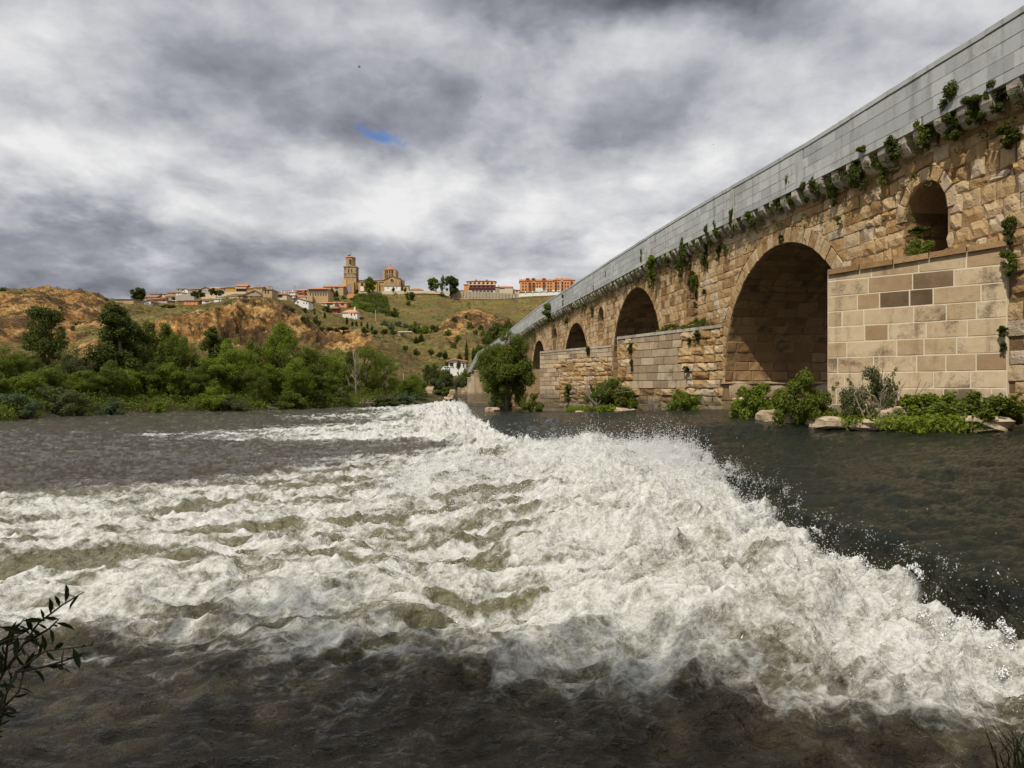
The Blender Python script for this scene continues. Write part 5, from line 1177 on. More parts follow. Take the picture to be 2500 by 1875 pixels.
# ================================================================ THE TOWN
def roof_mat(name, c1, c2):
    m, t = new_mat(name); n = t.noise(t.tc, 0.8, 4, 0.6); n2 = t.noise(t.tc, 5, 4, 0.6)
    wv = t.new('ShaderNodeTexWave', {'bands_direction': 'X'}, Vector=t.tc, Scale=1.1, Distortion=0.6).outputs[1]
    c = t.mix(t.math('ADD', t.math('MULTIPLY', n, .7), t.math('MULTIPLY', n2, .35)), c1, c2)
    finish(t, c, 0.85, wv, 0.6, 0.12, 0.2); return m
M['tile'] = roof_mat('terracotta_tile', (0.30, 0.10, 0.045), (0.58, 0.24, 0.11))
M['tile_old'] = roof_mat('old_brown_tile', (0.16, 0.085, 0.05), (0.38, 0.22, 0.13))
M['tile_salmon'] = roof_mat('salmon_tile', (0.45, 0.20, 0.10), (0.68, 0.34, 0.19))
def wallm(name, c, var=.18): M[name] = plain_mat(name, c, .9, var, .35)
wallm('w_white', (.72, .70, .66)); wallm('w_cream', (.58, .47, .32)); wallm('w_tan', (.42, .30, .16)); wallm('w_stone', (.36, .29, .20)); wallm('w_grey', (.38, .34, .28))
wallm('w_orange', (.60, .27, .10)); wallm('w_ochre', (.50, .28, .04)); wallm('w_pink', (.62, .30, .18)); wallm('w_red', (.28, .07, .05)); wallm('w_brown', (.20, .09, .05)); wallm('w_blue', (.55, .60, .68)); wallm('w_yellow', (.70, .45, .12))
M['glass'] = plain_mat('dark_window', (.035, .03, .028), .25, .1, 1, .5); M['frame'] = plain_mat('window_frame', (.45, .38, .3)); M['door'] = plain_mat('wooden_door', (.16, .085, .05)); M['rail'] = plain_mat('red_rail', (.35, .05, .04)); M['iron'] = plain_mat('dark_iron', (.05, .045, .04), .5)
M['church'] = stone_mat('church_stone', [(0.30, 0.19, 0.08), (0.46, 0.31, 0.14), (0.56, 0.40, 0.20)], 0.25, 0.5, 0.1, (0.16, 0.10, 0.05), stain_amt=(.6, .8))
M['church_dark'] = stone_mat('darker_church_stone', [(0.20, 0.14, 0.08), (0.32, 0.23, 0.13), (0.42, 0.31, 0.18)], 0.3, 0.5, 0.1, (0.09, 0.06, 0.04))
M['concrete'] = stone_mat('stained_concrete', [(0.34, 0.29, 0.20), (0.46, 0.40, 0.29)], 0.3, 0.2, 0.05, (0.14, 0.11, 0.08), stain_amt=(.52, .7))
class Site:                  # a building laid out in photograph pixels on its own plane
    def __init__(s, name, label, cat, xc, yb, d, group=None, rz=0.0):
        s.d = d; s.k = d / F; s.xc = xc; s.yb = yb; s.rz = rz
        s.e = empty(name, tuple(P(xc, yb, d)), rz, label, cat, group)
    def X(s, x): return (x - s.xc) * s.k
    def Z(s, y): return (s.yb - y) * s.k
    def box(s, part, x0, x1, yt, yb, f, t, mat, parent=None):       # f: how far in front of the plane, t: thickness going back
        return MB().box(s.X(x0), s.X(x1), -f, -f + t, s.Z(yb), s.Z(yt)).build(part, M[mat], parent or s.e)
    def win(s, x, y, w_, h_, f=0.0, part='window', mat='glass', arch=False, frame=None):
        x0, x1, z0, z1 = s.X(x - w_ / 2), s.X(x + w_ / 2), s.Z(y + h_ / 2), s.Z(y - h_ / 2); mb = MB()
        if arch:
            r = (x1 - x0) / 2; pts = [(x0, z0), (x1, z0)] + [((x0 + x1) / 2 + r * math.cos(a), z1 - r + r * math.sin(a) * 1.15) for a in np.linspace(0, math.pi, 7)]
            n = len(pts); mb.add([(p[0], -f - .05, p[1]) for p in pts] + [(p[0], -f + .25, p[1]) for p in pts], [tuple(range(n))] + [(i, i + n, (i + 1) % n + n, (i + 1) % n) for i in range(n)])
        else: mb.box(x0, x1, -f - .04, -f + .2, z0, z1)
        o = mb.build(part, M[mat], s.e)
        if frame:
            b = .12 * (s.k / .3); fr = MB().box(x0 - b, x1 + b, -f - .10, -f + .1, z0 - b, z0).box(x0 - b, x1 + b, -f - .10, -f + .1, z1, z1 + b)
            fr.build('frame', M[frame], o)
        return o
    def roof(s, kind, x0, x1, ye, yr, f, dep, mat, over=.45, parent=None, xr0=None, xr1=None):
        a, b, e, r = s.X(x0) - over, s.X(x1) + over, s.Z(ye), s.Z(yr); y0, y1 = -f - over, -f + dep + over; ym = (y0 + y1) / 2; th = .25; mb = MB()
        if kind == 'gx': ra, rb = a, b; V = [(a, y0, e), (b, y0, e), (b, y1, e), (a, y1, e), (ra, ym, r), (rb, ym, r)]; Fc = [(0, 1, 5, 4), (2, 3, 4, 5), (1, 2, 5), (3, 0, 4), (0, 3, 2, 1)]
        elif kind == 'hip':
            q = min((b - a) * .3, dep * .5); ra = a + q if xr0 is None else s.X(xr0); rb = b - q if xr1 is None else s.X(xr1)
            V = [(a, y0, e), (b, y0, e), (b, y1, e), (a, y1, e), (ra, ym, r), (rb, ym, r)]; Fc = [(0, 1, 5, 4), (2, 3, 4, 5), (1, 2, 5), (3, 0, 4), (0, 3, 2, 1)]
        elif kind == 'gy':
            xm = (a + b) / 2 if xr0 is None else s.X(xr0); V = [(a, y0, e), (xm, y0, r), (b, y0, e), (a, y1, e), (xm, y1, r), (b, y1, e)]
            V += [(x, y, z - th) for x, y, z in V]; Fc = [(0, 1, 4, 3), (1, 2, 5, 4), (6, 9, 10, 7), (7, 10, 11, 8), (0, 6, 7, 1), (1, 7, 8, 2), (3, 4, 10, 9), (4, 5, 11, 10), (0, 3, 9, 6), (2, 8, 11, 5)]
        elif kind == 'shed': V = [(a, y0, e), (b, y0, e), (b, y1, r), (a, y1, r)]; V += [(x, y, z - th) for x, y, z in V]; Fc = [(0, 1, 2, 3), (4, 7, 6, 5), (0, 4, 5, 1), (1, 5, 6, 2), (2, 6, 7, 3), (3, 7, 4, 0)]
        else: V = [(a, y0, e), (b, y0, e), (b, y1, e), (a, y1, e)]; V += [(x, y, z + th) for x, y, z in V]; Fc = [(4, 5, 6, 7), (0, 3, 2, 1), (0, 1, 5, 4), (1, 2, 6, 5), (2, 3, 7, 6), (3, 0, 4, 7)]
        return mb.add(V, Fc).build('roof', M[mat], parent or s.e)
def house(label, x0, x1, yb, ye, yr, d, wall, roof, kind='gx', dep=8, wins=(), doors=(), chim=(), name='house', peak=None, frame=None):
    d = settle((x0 + x1) / 2, yb + 1, d)
    s = Site(name, label, 'house' if name == 'house' else name.replace('_', ' '), (x0 + x1) / 2, yb, d)
    zg = min(land_z(P(x, yb, d).x, d + o) for x in (x0, x1) for o in (0, dep)) - s.e.location.z - .6; zg = min(zg, -.3)
    X0, X1, E = s.X(x0), s.X(x1), s.Z(ye)
    if kind == 'gy':
        xm = (X0 + X1) / 2 if peak is None else s.X(peak); R = s.Z(yr) - .15
        pts = [(X0, zg), (X1, zg), (X1, E - .1), (xm, R - .1), (X0, E - .1)]; n = 5
        MB().add([(x, 0, z) for x, z in pts] + [(x, dep, z) for x, z in pts], [tuple(range(n)), tuple(range(2 * n - 1, n - 1, -1))] + [(i, i + n, (i + 1) % n + n, (i + 1) % n) for i in range(n)]).build('wall', M[wall], s.e)
    else: MB().box(X0, X1, 0, dep, zg, E).build('wall', M[wall], s.e)
    s.roof(kind, x0, x1, ye, yr, 0, dep, roof, xr0=peak)
    for (x, y, w_, h_) in wins: s.win(x, y, w_, h_, frame=frame)
    for (x, y, w_, h_) in doors: s.win(x, y, w_, h_, part='door', mat='door')
    for x in chim: MB().box(s.X(x) - .35, s.X(x) + .35, dep * .4, dep * .4 + .7, E, s.Z(yr) + 1.1).box(s.X(x) - .45, s.X(x) + .45, dep * .4 - .1, dep * .4 + .8, s.Z(yr) + 1.1, s.Z(yr) + 1.3).build('chimney', M[wall], s.e)
    return s
ww = lambda xs, y, w_=2.2, h_=3: [(x, y, w_, h_) for x in xs]
house('long low tan building at the left end of the town, before the big dark tree', 281, 326, 741, 730.5, 728, 445, 'w_tan', 'tile_old', 'gx', 10, ww([290, 300], 735, 1.5, 2))
house('brown roofed house half hidden right of the big dark town tree', 352, 381, 735, 726, 719, 470, 'w_tan', 'tile_old', 'gx', 9, ww([358], 729, 2.5, 2.5))
house('small pale blue white house with a slanted roof line, under the big dark tree', 346, 368, 743, 737, 731, 440, 'w_blue', 'tile_old', 'gy', 7, ww([351, 356, 361], 740.5, 2.6, 2.8) + ww([361.5], 734.5, 2, 2), peak=366)
house('house with a long brown roof above the grey garden wall', 368, 398, 735, 731, 726, 455, 'w_brown', 'tile_old', 'gx', 8)
house('pink walled house above the garages', 390, 404, 733, 727.5, 725, 465, 'w_pink', 'tile_salmon', 'gx', 7, ww([397], 730, 2, 2))
house('faded roofed house high behind the pink one', 396, 416, 724, 718, 714, 520, 'w_cream', 'tile_old', 'gx', 8, ww([402], 720.5, 2, 2.4))
house('low brown roofed house left of the grey block, on the skyline', 408, 431, 722, 715, 711, 530, 'w_stone', 'tile_old', 'gx', 8, ww([424], 717.5, 2, 2.4))
house('stone walled house on the rise right of the big dark tree', 366, 390, 725, 717.5, 714.5, 525, 'w_tan', 'tile_old', 'gx', 8)
house('long roofed row house in the middle of the left quarter', 404, 428, 731, 724, 720, 485, 'w_stone', 'tile_old', 'gx', 8, ww([410], 728, 2, 2.4))
house('brown garage with double doors, left of the white gate', 409, 421, 742, 735.5, 735, 450, 'w_brown', 'tile_old', 'flat', 5)
house('brown garage right of the orange gate post', 437, 449, 742, 735.5, 735, 450, 'w_brown', 'tile_old', 'flat', 5)
house('white rendered gateway between the two brown garages', 421.5, 430, 742, 734.5, 734, 448, 'w_white', 'w_white', 'flat', 3, doors=[(426, 739.5, 3, 5)])
house('orange rendered wall building right of the white gateway', 430.5, 436.5, 742, 735, 734.6, 449, 'w_orange', 'tile_salmon', 'flat', 4)
house('orange house with a brown tiled roof behind the two parked cars', 449, 482, 744, 734, 729, 452, 'w_orange', 'tile_old', 'gx', 9, ww([458, 465, 475], 737.5, 3, 3), frame='w_white')
house('square grey white block sticking up on the skyline', 431, 446, 716, 705, 703.5, 540, 'w_grey', 'concrete', 'flat', 9, ww([436], 708, 1.4, 5))
house('white gabled house on the skyline, right of the grey block', 445, 460, 716.5, 709, 703.5, 520, 'w_white', 'tile_old', 'gy', 10, ww([450], 711, 2, 3))
house('white walled terrace house stepping down from the gabled one', 430, 447, 721, 714, 712.5, 505, 'w_white', 'tile_old', 'shed', 7, ww([436], 717.5, 2, 2))
house('brown stone house with green ivy right of the white gabled house', 459, 471, 716, 707, 704, 530, 'w_stone', 'tile_old', 'gx', 9)
house('tan house behind the bare treetop on the skyline', 471, 493, 716, 706, 702.5, 540, 'w_tan', 'tile_old', 'gx', 9, ww([478, 486], 710, 2, 2.6))
house('tall grey stone house left of the salmon roof', 492, 512, 722, 705, 700.5, 520, 'w_grey', 'tile_old', 'gy', 9, ww([501], 709, 2, 3))
house('wide house under a salmon red roof on the skyline', 510, 541, 712, 704.5, 699, 545, 'w_cream', 'tile_salmon', 'gx', 10, ww([520, 530], 707.5, 2, 2.4))
house('tan house with a dark window, between the salmon roof and the ochre hall', 538, 553, 714, 703, 700, 540, 'w_stone', 'tile_old', 'gx', 9, ww([548], 707, 3, 3.4))
house('blank ochre yellow hall under a thin dark roof', 553, 577, 713, 701.5, 699, 535, 'w_ochre', 'tile_old', 'shed', 11, [], name='hall')
s = house('tall house with a steep red front roof and a deep dark balcony', 576, 602, 713, 699, 692.3, 525, 'w_tan', 'tile', 'gx', 8, [(589, 708.5, 24, 5.5)])
s.box('balcony', 576, 602.5, 702.0, 705.0, 1.4, 1.4, 'w_cream'); s.box('awning', 576, 602.5, 699.2, 700.2, 1.5, 1.5, 'tile')
house('red roofed house right of the tall balcony house', 601, 621, 712, 704, 698.5, 530, 'w_tan', 'tile', 'gx', 9, ww([608, 614], 707.5, 2, 3), chim=[620])
house('yellow stone house with a ragged gable, on the skyline above the cream house', 620, 640, 715, 702, 697.5, 525, 'w_tan', 'tile_old', 'gx', 9, ww([628, 634], 706, 1.6, 2.4), chim=[628])
house('tower like corner house with a dark upper loggia', 642, 664, 733, 707, 702.5, 490, 'w_tan', 'tile_old', 'hip', 9, [(648, 713, 3.4, 8), (655, 713, 3.4, 8), (659, 728, 2, 6)], chim=[650, 656])
house('broad stone house with a steep slanted gable above the cream house', 591, 645, 733, 722, 708, 470, 'w_stone', 'tile_old', 'gy', 10, [(618, 714, 4, 3), (597, 727, 2, 2), (606, 724, 2, 2)], peak=622)
house('long cream house with red shutters just behind the mound', 604, 652, 733, 723, 720, 445, 'w_cream', 'tile_old', 'gx', 9, [(613, 726.5, 4, 3.6), (628, 726.5, 4, 3.6), (643, 726, 4, 4)], frame='door')
house('grey cream house left of the long cream one', 561, 580, 736, 722, 720.5, 460, 'w_cream', 'concrete', 'flat', 9, [(566, 729, 2, 4)])
house('small grey house with a dark doorway, next to the long cream house', 580, 592, 735, 722, 719.5, 462, 'w_stone', 'tile_old', 'gx', 9, doors=[(585, 728, 4, 8)])
house('white low garage house under the right umbrella pine', 522, 540, 742, 729, 728.5, 445, 'w_white', 'w_white', 'flat', 6, [(536, 735, 2, 5)])
house('low shed with a dark opening at the edge of the ochre slope', 540, 561, 741, 732, 730, 446, 'w_cream', 'tile_old', 'shed', 6, [(546, 736.5, 9, 5)])
house('low house with an orange roof between the two umbrella pines', 493, 520, 740, 733, 730, 455, 'w_white', 'tile', 'gx', 6, [(505, 737, 10, 2.4)])
house('white house with an arched roof line, right of the corner tower house', 663, 677, 732, 717, 714, 470, 'w_white', 'tile_old', 'gx', 9, [(668, 722, 1.6, 2)])
s = house('stone house with a hipped roof over a wide dark window', 674, 700, 733, 719, 712, 462, 'w_cream', 'tile_old', 'hip', 9, [(684, 723, 11, 7)], chim=[682, 690])
house('low stone barn with a dark end wall, in front of the hipped one', 681, 716, 734, 728.5, 724.5, 450, 'w_stone', 'tile_old', 'gx', 8)
house('dark roofed house between the hipped one and the white villa', 698, 718, 728, 721, 719, 480, 'w_white', 'tile_old', 'gx', 8, [(705, 724, 3, 2)])
house('white villa with salmon eaves under the antenna mast', 702, 721, 722, 713.5, 710, 510, 'w_white', 'tile_salmon', 'gx', 8, [(708, 717, 2.6, 3), (715, 716.5, 1.6, 2)], chim=[711])
s = house('upper salmon terraced house with a covered balcony', 721, 741, 722, 709, 705.5, 520, 'w_pink', 'tile_salmon', 'gx', 8, [(731, 711.5, 15, 3)]); s.box('balcony', 721, 741, 713.5, 714.8, 1.2, 1.2, 'tile_salmon')
house('last salmon terraced house, touching the big hip roofed one', 738, 753, 722, 708.5, 704, 524, 'w_pink', 'tile_salmon', 'gx', 8, [(746, 711, 10, 2.6), (745, 717, 5, 3)])
house('house with a small skylight below the terraced houses', 724, 752, 732, 724, 720, 500, 'w_cream', 'tile_salmon', 'gx', 8, [(748, 728, 3, 4)])
house('white gabled house on the slope with a red roof and two side windows', 720, 753, 748, 735, 726.5, 420, 'w_white', 'tile_old', 'gy', 9, [(727, 738, 4, 4), (742, 740, 2.5, 4), (749, 740.5, 2.5, 4)], peak=727)
s = house('big square house with a red hipped roof, a dark gallery and a row of windows', 752, 801, 738, 706, 698.5, 555, 'w_tan', 'tile', 'hip', 14, [(758 + 6.3 * i, 719, 3, 5) for i in range(7)], frame='w_stone')
s.win(776.5, 709.7, 46, 6.2, part='gallery')
for i in range(9): s.box('post', 754 + 5.7 * i, 754.5 + 5.7 * i, 706.5, 713, .2, .2, 'door')
s.box('string_course', 752, 801, 712.6, 713.6, .35, .5, 'w_stone'); s.box('annexe', 752, 766, 724, 738, 3, 3, 'w_tan')
s = house('long stone building with a red roof joining the church tower', 789, 838, 720, 700.5, 695, 590, 'w_tan', 'tile', 'gx', 14, [(822, 703.5, 8, 3.5), (796, 708, 2, 3)])
house('terracotta roofed house with a dark veranda, below the big hip roofed one', 783, 817, 748, 739.5, 735.5, 480, 'w_cream', 'tile_salmon', 'gx', 9, [(805, 742.5, 15, 4), (791, 743, 2.4, 2.4)])
house('right hand end of the terracotta veranda house, with arches', 823, 846, 750, 739, 735.5, 478, 'w_pink', 'tile_salmon', 'gx', 9, [(836, 743, 8, 5)])
s = house('dark red house with two small white edged gables', 797, 823, 763, 753, 747, 430, 'w_red', 'tile_old', 'gx', 8, [(802, 757, 2.6, 4), (808, 757.5, 2, 3), (815, 757, 2.6, 4)], frame='w_white')
for x in (804, 816):
    a_, b_, c_ = s.X(x - 6), s.X(x + 6), s.X(x)
    MB().add([(a_, -1, s.Z(753.5)), (b_, -1, s.Z(753.5)), (c_, -1, s.Z(748.5)), (a_, 0, s.Z(753.5)), (b_, 0, s.Z(753.5)), (c_, 0, s.Z(748.5))], [(0, 1, 2), (5, 4, 3), (0, 2, 5, 3), (2, 1, 4, 5)]).build('gable', M['w_stone'], s.e)
house('low dark roofed outbuilding with white walls under the red house', 812, 846, 770, 767, 763, 410, 'w_white', 'tile_old', 'gx', 7, [(820, 768.5, 6, 1.6)])
s = house('white house with a pale tiled roof and a porch, lowest of the quarter', 836, 872, 776, 763, 753.5, 400, 'w_white', 'tile_salmon', 'hip', 9, [(858, 768, 3, 6), (866, 768, 2.4, 5)], chim=[862])
for x in (852, 857, 863): s.box('porch_column', x, x + 1, 763.5, 776, 1.6, .3, 'w_white')
house('low brown shed at the right side of the white porch house', 871, 884, 780, 774, 772, 398, 'w_brown', 'tile_old', 'shed', 5)
house('small house with a red hipped roof right of the church', 1000, 1032, 712, 707.5, 702, 628, 'w_cream', 'tile', 'hip', 9, [(1010, 709.5, 3, 2), (1022, 709.5, 3, 2)])
house('reddish low roofs behind the skyline trees', 1113, 1134, 712, 709, 707, 628, 'w_pink', 'tile', 'gx', 9)

# ---- the church
c = Site('church', 'yellow stone church with a tall bell tower and a red roofed lantern', 'church', 918, 712, 612)
k = c.k
tw = MB()
tw.box(c.X(840), c.X(870), -1, 9, c.Z(726), c.Z(651)); c_tower = tw.build('tower', M['church_dark'], c.e)
c.box('cornice', 839, 871, 650, 652, 1.5, 11, 'church_dark', c_tower); c.box('cornice', 839.6, 870.4, 667, 668.2, 1.3, 10.6, 'church_dark', c_tower); c.box('cornice', 839.6, 870.4, 676.5, 677.5, 1.3, 10.6, 'church_dark', c_tower)
c.box('stair_turret', 869.8, 872, 655, 680, -1, 5, 'church_dark', c_tower)
cx_ = c.X(853.5); MB().cyl(cx_, 4, c.Z(651), c.Z(628.5), 12.2 * k, 11.9 * k, 8, a0=math.pi / 8).build('belfry', M['church_dark'], c_tower)
MB().cyl(cx_, 4, c.Z(628.6), c.Z(627.4), 12.6 * k, 13.2 * k, 8, a0=math.pi / 8).build('cornice', M['church_dark'], c_tower)
MB().cyl(cx_, 4, c.Z(627.4), c.Z(620.6), 13.2 * k, .2, 8, a0=math.pi / 8).build('tower_roof', M['tile'], c_tower)
MB().box(cx_ - .12, cx_ + .12, 3.9, 4.1, c.Z(620.8), c.Z(615.5)).box(cx_ - .7, cx_ + .7, 3.9, 4.1, c.Z(617.6), c.Z(617.0)).build('cross', M['iron'], c_tower)
MB().cyl(c.X(850.8), 3, c.Z(623.6), c.Z(621.4), .9, 1.3, 8).build('stork_nest', M['iron'], c_tower)
for x, w_ in ((852, 3.0), (859.2, 3.0)): c.win(x, 661.5, w_, 9, 1.0, 'tower_window', arch=True)
for x, y, w_, h_ in ((847.4, 637, 2.8, 9), (854.8, 638, 4.2, 10.5), (861.8, 638, 2.4, 9)): c.win(x, y, w_, h_, 12.0 * k - 4 if 850 < x < 858 else 12 * k - 6.3, 'belfry_opening', arch=True)
MB().cyl(c.X(854.8), -12.2 * k + 4, c.Z(642), c.Z(638.5), .75, .35, 8).build('bell', M['iron'], c_tower)
for x in (846, 853, 859): c.box('pilaster', x, x + .9, 668.5, 684, 1.25, .5, 'church', c_tower)
c.box('buttress', 838.2, 848, 684.5, 726, 3.5, 8, 'church')
V = [(848, 688.5), (857, 683.4), (866, 688.5), (866, 722), (848, 722)]
MB().add([(c.X(x), -3, c.Z(y)) for x, y in V] + [(c.X(x), 4, c.Z(y)) for x, y in V], [tuple(range(4, -1, -1)), tuple(range(5, 10))] + [(i, (i + 1) % 5, (i + 1) % 5 + 5, i + 5) for i in range(5)]).build('portal_gable', M['church'], c.e)
c.win(854.5, 706, 11, 21.5, 3.02, 'portal_arch', 'church_dark', True); M['portal'] = plain_mat('portal_grey', (.30, .24, .26)); c.win(854.8, 707.5, 8.6, 18, 3.15, 'portal', 'portal', True)
c.box('nave_wall', 866, 942, 682.5, 722, -4, 14, 'church'); c.box('aisle_wall', 866, 942, 688, 722, 0, 9, 'church')
c.roof('gx', 866, 942, 682.5, 679, -4, 14, 'tile_old'); c.roof('shed', 865, 942, 688.5, 684.8, 0, 4, 'tile_old')
for x0, x1 in ((869.5, 871), (878.5, 881.5), (920, 922), (923.5, 926), (891, 892.6)): c.box('buttress', x0, x1, 690, 722, 1.6, 2.2, 'church')
c.win(885, 695.5, 4.2, 9, .02, 'nave_window', arch=True); c.win(933, 698.5, 1.8, 6, .02, 'nave_window'); c.win(938, 707, 3, 3.4, .02, 'nave_window', arch=True)
c.box('monument', 882.5, 890.5, 700.5, 712, 4, 2, 'w_white'); c.win(909.8, 709, 7.2, 5.4, .5, 'side_door', 'church_dark', True); c.win(909.8, 709.5, 4.2, 4.2, .7, 'side_door', 'glass', True)
V = [(938, 686), (948, 680.5), (960, 676), (972, 680.5), (978.5, 682), (978.5, 722), (938, 722)]; n = len(V)
MB().add([(c.X(x), -2.5, c.Z(y)) for x, y in V] + [(c.X(x), 9, c.Z(y)) for x, y in V], [tuple(range(n - 1, -1, -1)), tuple(range(n, 2 * n))] + [(i, (i + 1) % n, (i + 1) % n + n, i + n) for i in range(n)]).build('transept', M['church'], c.e)
V2 = V[:5]
MB().add([(c.X(x), -3.0, c.Z(y) + .05) for x, y in V2] + [(c.X(x), 9.3, c.Z(y) + .05) for x, y in V2] + [(c.X(x), -3.0, c.Z(y) + .55) for x, y in V2] + [(c.X(x), 9.3, c.Z(y) + .55) for x, y in V2],
         [(i, i + 5, i + 6, i + 1) for i in range(4)] + [(10 + i, 11 + i, 16 + i, 15 + i) for i in range(4)] + [(i, i + 1, 11 + i, 10 + i) for i in range(4)]).build('roof', M['tile_old'], c.e)
def disc(s, x, y, r, f, part, mat, t=.3, n=20):
    A = np.linspace(0, 2 * math.pi, n, endpoint=False); cxx, czz, rr = s.X(x), s.Z(y), r * s.k
    return MB().add([(cxx + rr * math.cos(a), -f, czz + rr * math.sin(a)) for a in A] + [(cxx + rr * math.cos(a), -f + t, czz + rr * math.sin(a)) for a in A], [tuple(range(n))] + [(i, i + n, (i + 1) % n + n, (i + 1) % n) for i in range(n)]).build(part, M[mat], s.e)
disc(c, 958.2, 685.8, 6.3, 2.75, 'rose_surround', 'w_cream'); disc(c, 958.2, 685.8, 4.7, 2.9, 'rose_window', 'glass')
for a in range(8):
    t_ = a * math.pi / 4; x_, z_ = c.X(958.2) + 3.2 * k * math.cos(t_), c.Z(685.8) + 3.2 * k * math.sin(t_); MB().box(x_ - .13, x_ + .13, -3.05, -2.95, z_ - .4, z_ + .4).build('tracery', M['church'], c.e)
for x in (942, 951.5, 966, 975): c.box('pilaster', x, x + 1.2, 688, 700, 2.9, .6, 'church')
c.box('annexe_wall', 941.5, 980.5, 700, 724, 6, 4, 'w_white'); c.roof('shed', 941.5, 980.5, 700, 698, 6, 3.5, 'tile_old')
for x in (950.5, 971.3): c.win(x, 705.3, 2.0, 3.8, 6.02, 'window')
MB().cyl(c.X(981.5), 3, c.Z(722), c.Z(684.5), 5 * k, 5 * k, 14).build('apse', M['church_dark'], c.e); MB().cyl(c.X(981.5), 3, c.Z(684.5), c.Z(681), 5.6 * k, .5, 14).build('apse_roof', M['tile_old'], c.e)
c.box('sacristy', 985, 997.5, 697.5, 722, 0, 8, 'church'); c.roof('shed', 985, 998, 697.5, 695, 0, 8, 'tile_old')
lx = c.X(950.5); drum = MB().cyl(lx, 6, c.Z(682), c.Z(658), 14 * k, 14 * k, 16).build('lantern', M['church_dark'], c.e)
MB().cyl(lx, 6, c.Z(669), c.Z(668), 14.6 * k, 14.6 * k, 16).build('cornice', M['church'], drum); MB().cyl(lx, 6, c.Z(658.2), c.Z(657.2), 15 * k, 15.6 * k, 16).build('cornice', M['church'], drum)
MB().cyl(lx, 6, c.Z(657.2), c.Z(646), 15.4 * k, .15, 16).build('lantern_roof', M['tile'], drum); MB().cyl(lx, 6, c.Z(646.2), c.Z(641.5), .22, .08, 6).build('finial', M['iron'], drum)
for sx in (-1, 1):
    for yy in (-1, 1):
        tx, ty = lx + sx * 13.2 * k, 6 + yy * 11 * k; t_ = MB().cyl(tx, ty, c.Z(683), c.Z(658.4), 4.3 * k, 4.2 * k, 12).build('turret', M['church'], drum); MB().cyl(tx, ty, c.Z(658.4), c.Z(655.6), 4.7 * k, .2, 12).build('cap', M['tile_old'], drum)
for j, y in enumerate((663.5, 674.5)):
    for i in range(-2, 3):
        a_ = -math.pi / 2 + i * math.pi / 8; r_ = 14 * k; q = MB(); w_ = 1.15 * k; hh = 3.2 * k
        px_, py_ = lx + r_ * math.cos(a_) * .985, 6 + r_ * math.sin(a_) * .985; tx, ty = -math.sin(a_), math.cos(a_); nx, ny = math.cos(a_) * .35, math.sin(a_) * .35; zc = c.Z(y)
        q.hexa([(px_ - tx * w_, py_ - ty * w_, zc - hh), (px_ + tx * w_, py_ + ty * w_, zc - hh), (px_ + tx * w_ + nx, py_ + ty * w_ + ny, zc - hh), (px_ - tx * w_ + nx, py_ - ty * w_ + ny, zc - hh),
                (px_ - tx * w_, py_ - ty * w_, zc + hh), (px_ + tx * w_, py_ + ty * w_, zc + hh), (px_ + tx * w_ + nx, py_ + ty * w_ + ny, zc + hh), (px_ - tx * w_ + nx, py_ - ty * w_ + ny, zc + hh)]).build('lantern_window', M['glass'], drum)

# ---- walls of the terrace
def wall_px(label, pts, d, mat, t=1.0, name='terrace_wall', cat='wall', ribs=None):
    e = empty(name, tuple(P(pts[0][0], pts[0][2], d)), 0, label, cat); mb = MB(); o = e.location
    for (x0, t0, b0), (x1, t1, b1) in zip(pts[:-1], pts[1:]):
        A, B_, C_, D_ = P(x0, b0 + 3, d) - o, P(x1, b1 + 3, d) - o, P(x1, t1, d) - o, P(x0, t0, d) - o; Y = Vector((0, t, 0))
        mb.hexa([A, B_, B_ + Y, A + Y, D_, C_, C_ + Y, D_ + Y])
    mb.build('wall', M[mat], e)
    for (x, t0, b0) in (ribs or []): A = P(x, b0, d) - o; Z_ = P(x, t0, d) - o; MB().box(A.x - .28, A.x + .28, -.5, 0, A.z, Z_.z).build('rib', M[mat], e)
    return e
wall_px('long pale rubble terrace wall carrying the church', [(873, 713, 727), (905, 712.5, 724), (940, 711, 719), (1000, 709.5, 713.5), (1040, 709.5, 713), (1098, 711.5, 716)], 603, 'w_cream')
wall_px('low orange terrace wall left of the church wall, by the tower foot', [(848, 718, 731), (874, 719, 731)], 560, 'w_orange')
wall_px('tall stained concrete retaining wall with ribs below the hotel', [(1096, 711, 727), (1145, 711.5, 727.5), (1200, 713, 728), (1240, 716.5, 726), (1266, 718.5, 725)], 608, 'concrete', 1.2, 'retaining_wall', 'wall', [(1098 + 8 * i, 712 + max(0, i - 8) * .35, 726) for i in range(21)])
wall_px('white parapet wall of the promenade right of the ribbed concrete wall', [(1266, 716.5, 722), (1300, 715, 720), (1340, 713.5, 718.5), (1385, 711.5, 716)], 606, 'w_white', .6, 'promenade_wall', 'wall', [(1266 + 17 * i, 711.8 - i * .5, 718 - i) for i in range(7)])
wall_px('grey garden wall with a parked car before it in the left of the town', [(368, 735.5, 743), (408, 735.5, 743)], 446, 'w_grey', .5, 'garden_wall', 'wall')
wall_px('low street wall along the edge under the garages', [(360, 742.5, 749), (400, 743, 749), (452, 743, 747)], 438, 'w_grey', .4, 'garden_wall', 'wall')
wall_px('sloping grey stone embankment below the white gabled skyline house', [(428, 722, 736), (446, 718, 736), (474, 716, 733)], 480, 'w_grey', 6, 'embankment', 'wall')
wall_px('golden earth bank held by a wall behind the umbrella pines', [(492, 720, 733), (540, 714, 731), (562, 712, 725), (600, 712, 722)], 500, 'w_cream', 5, 'embankment', 'wall')

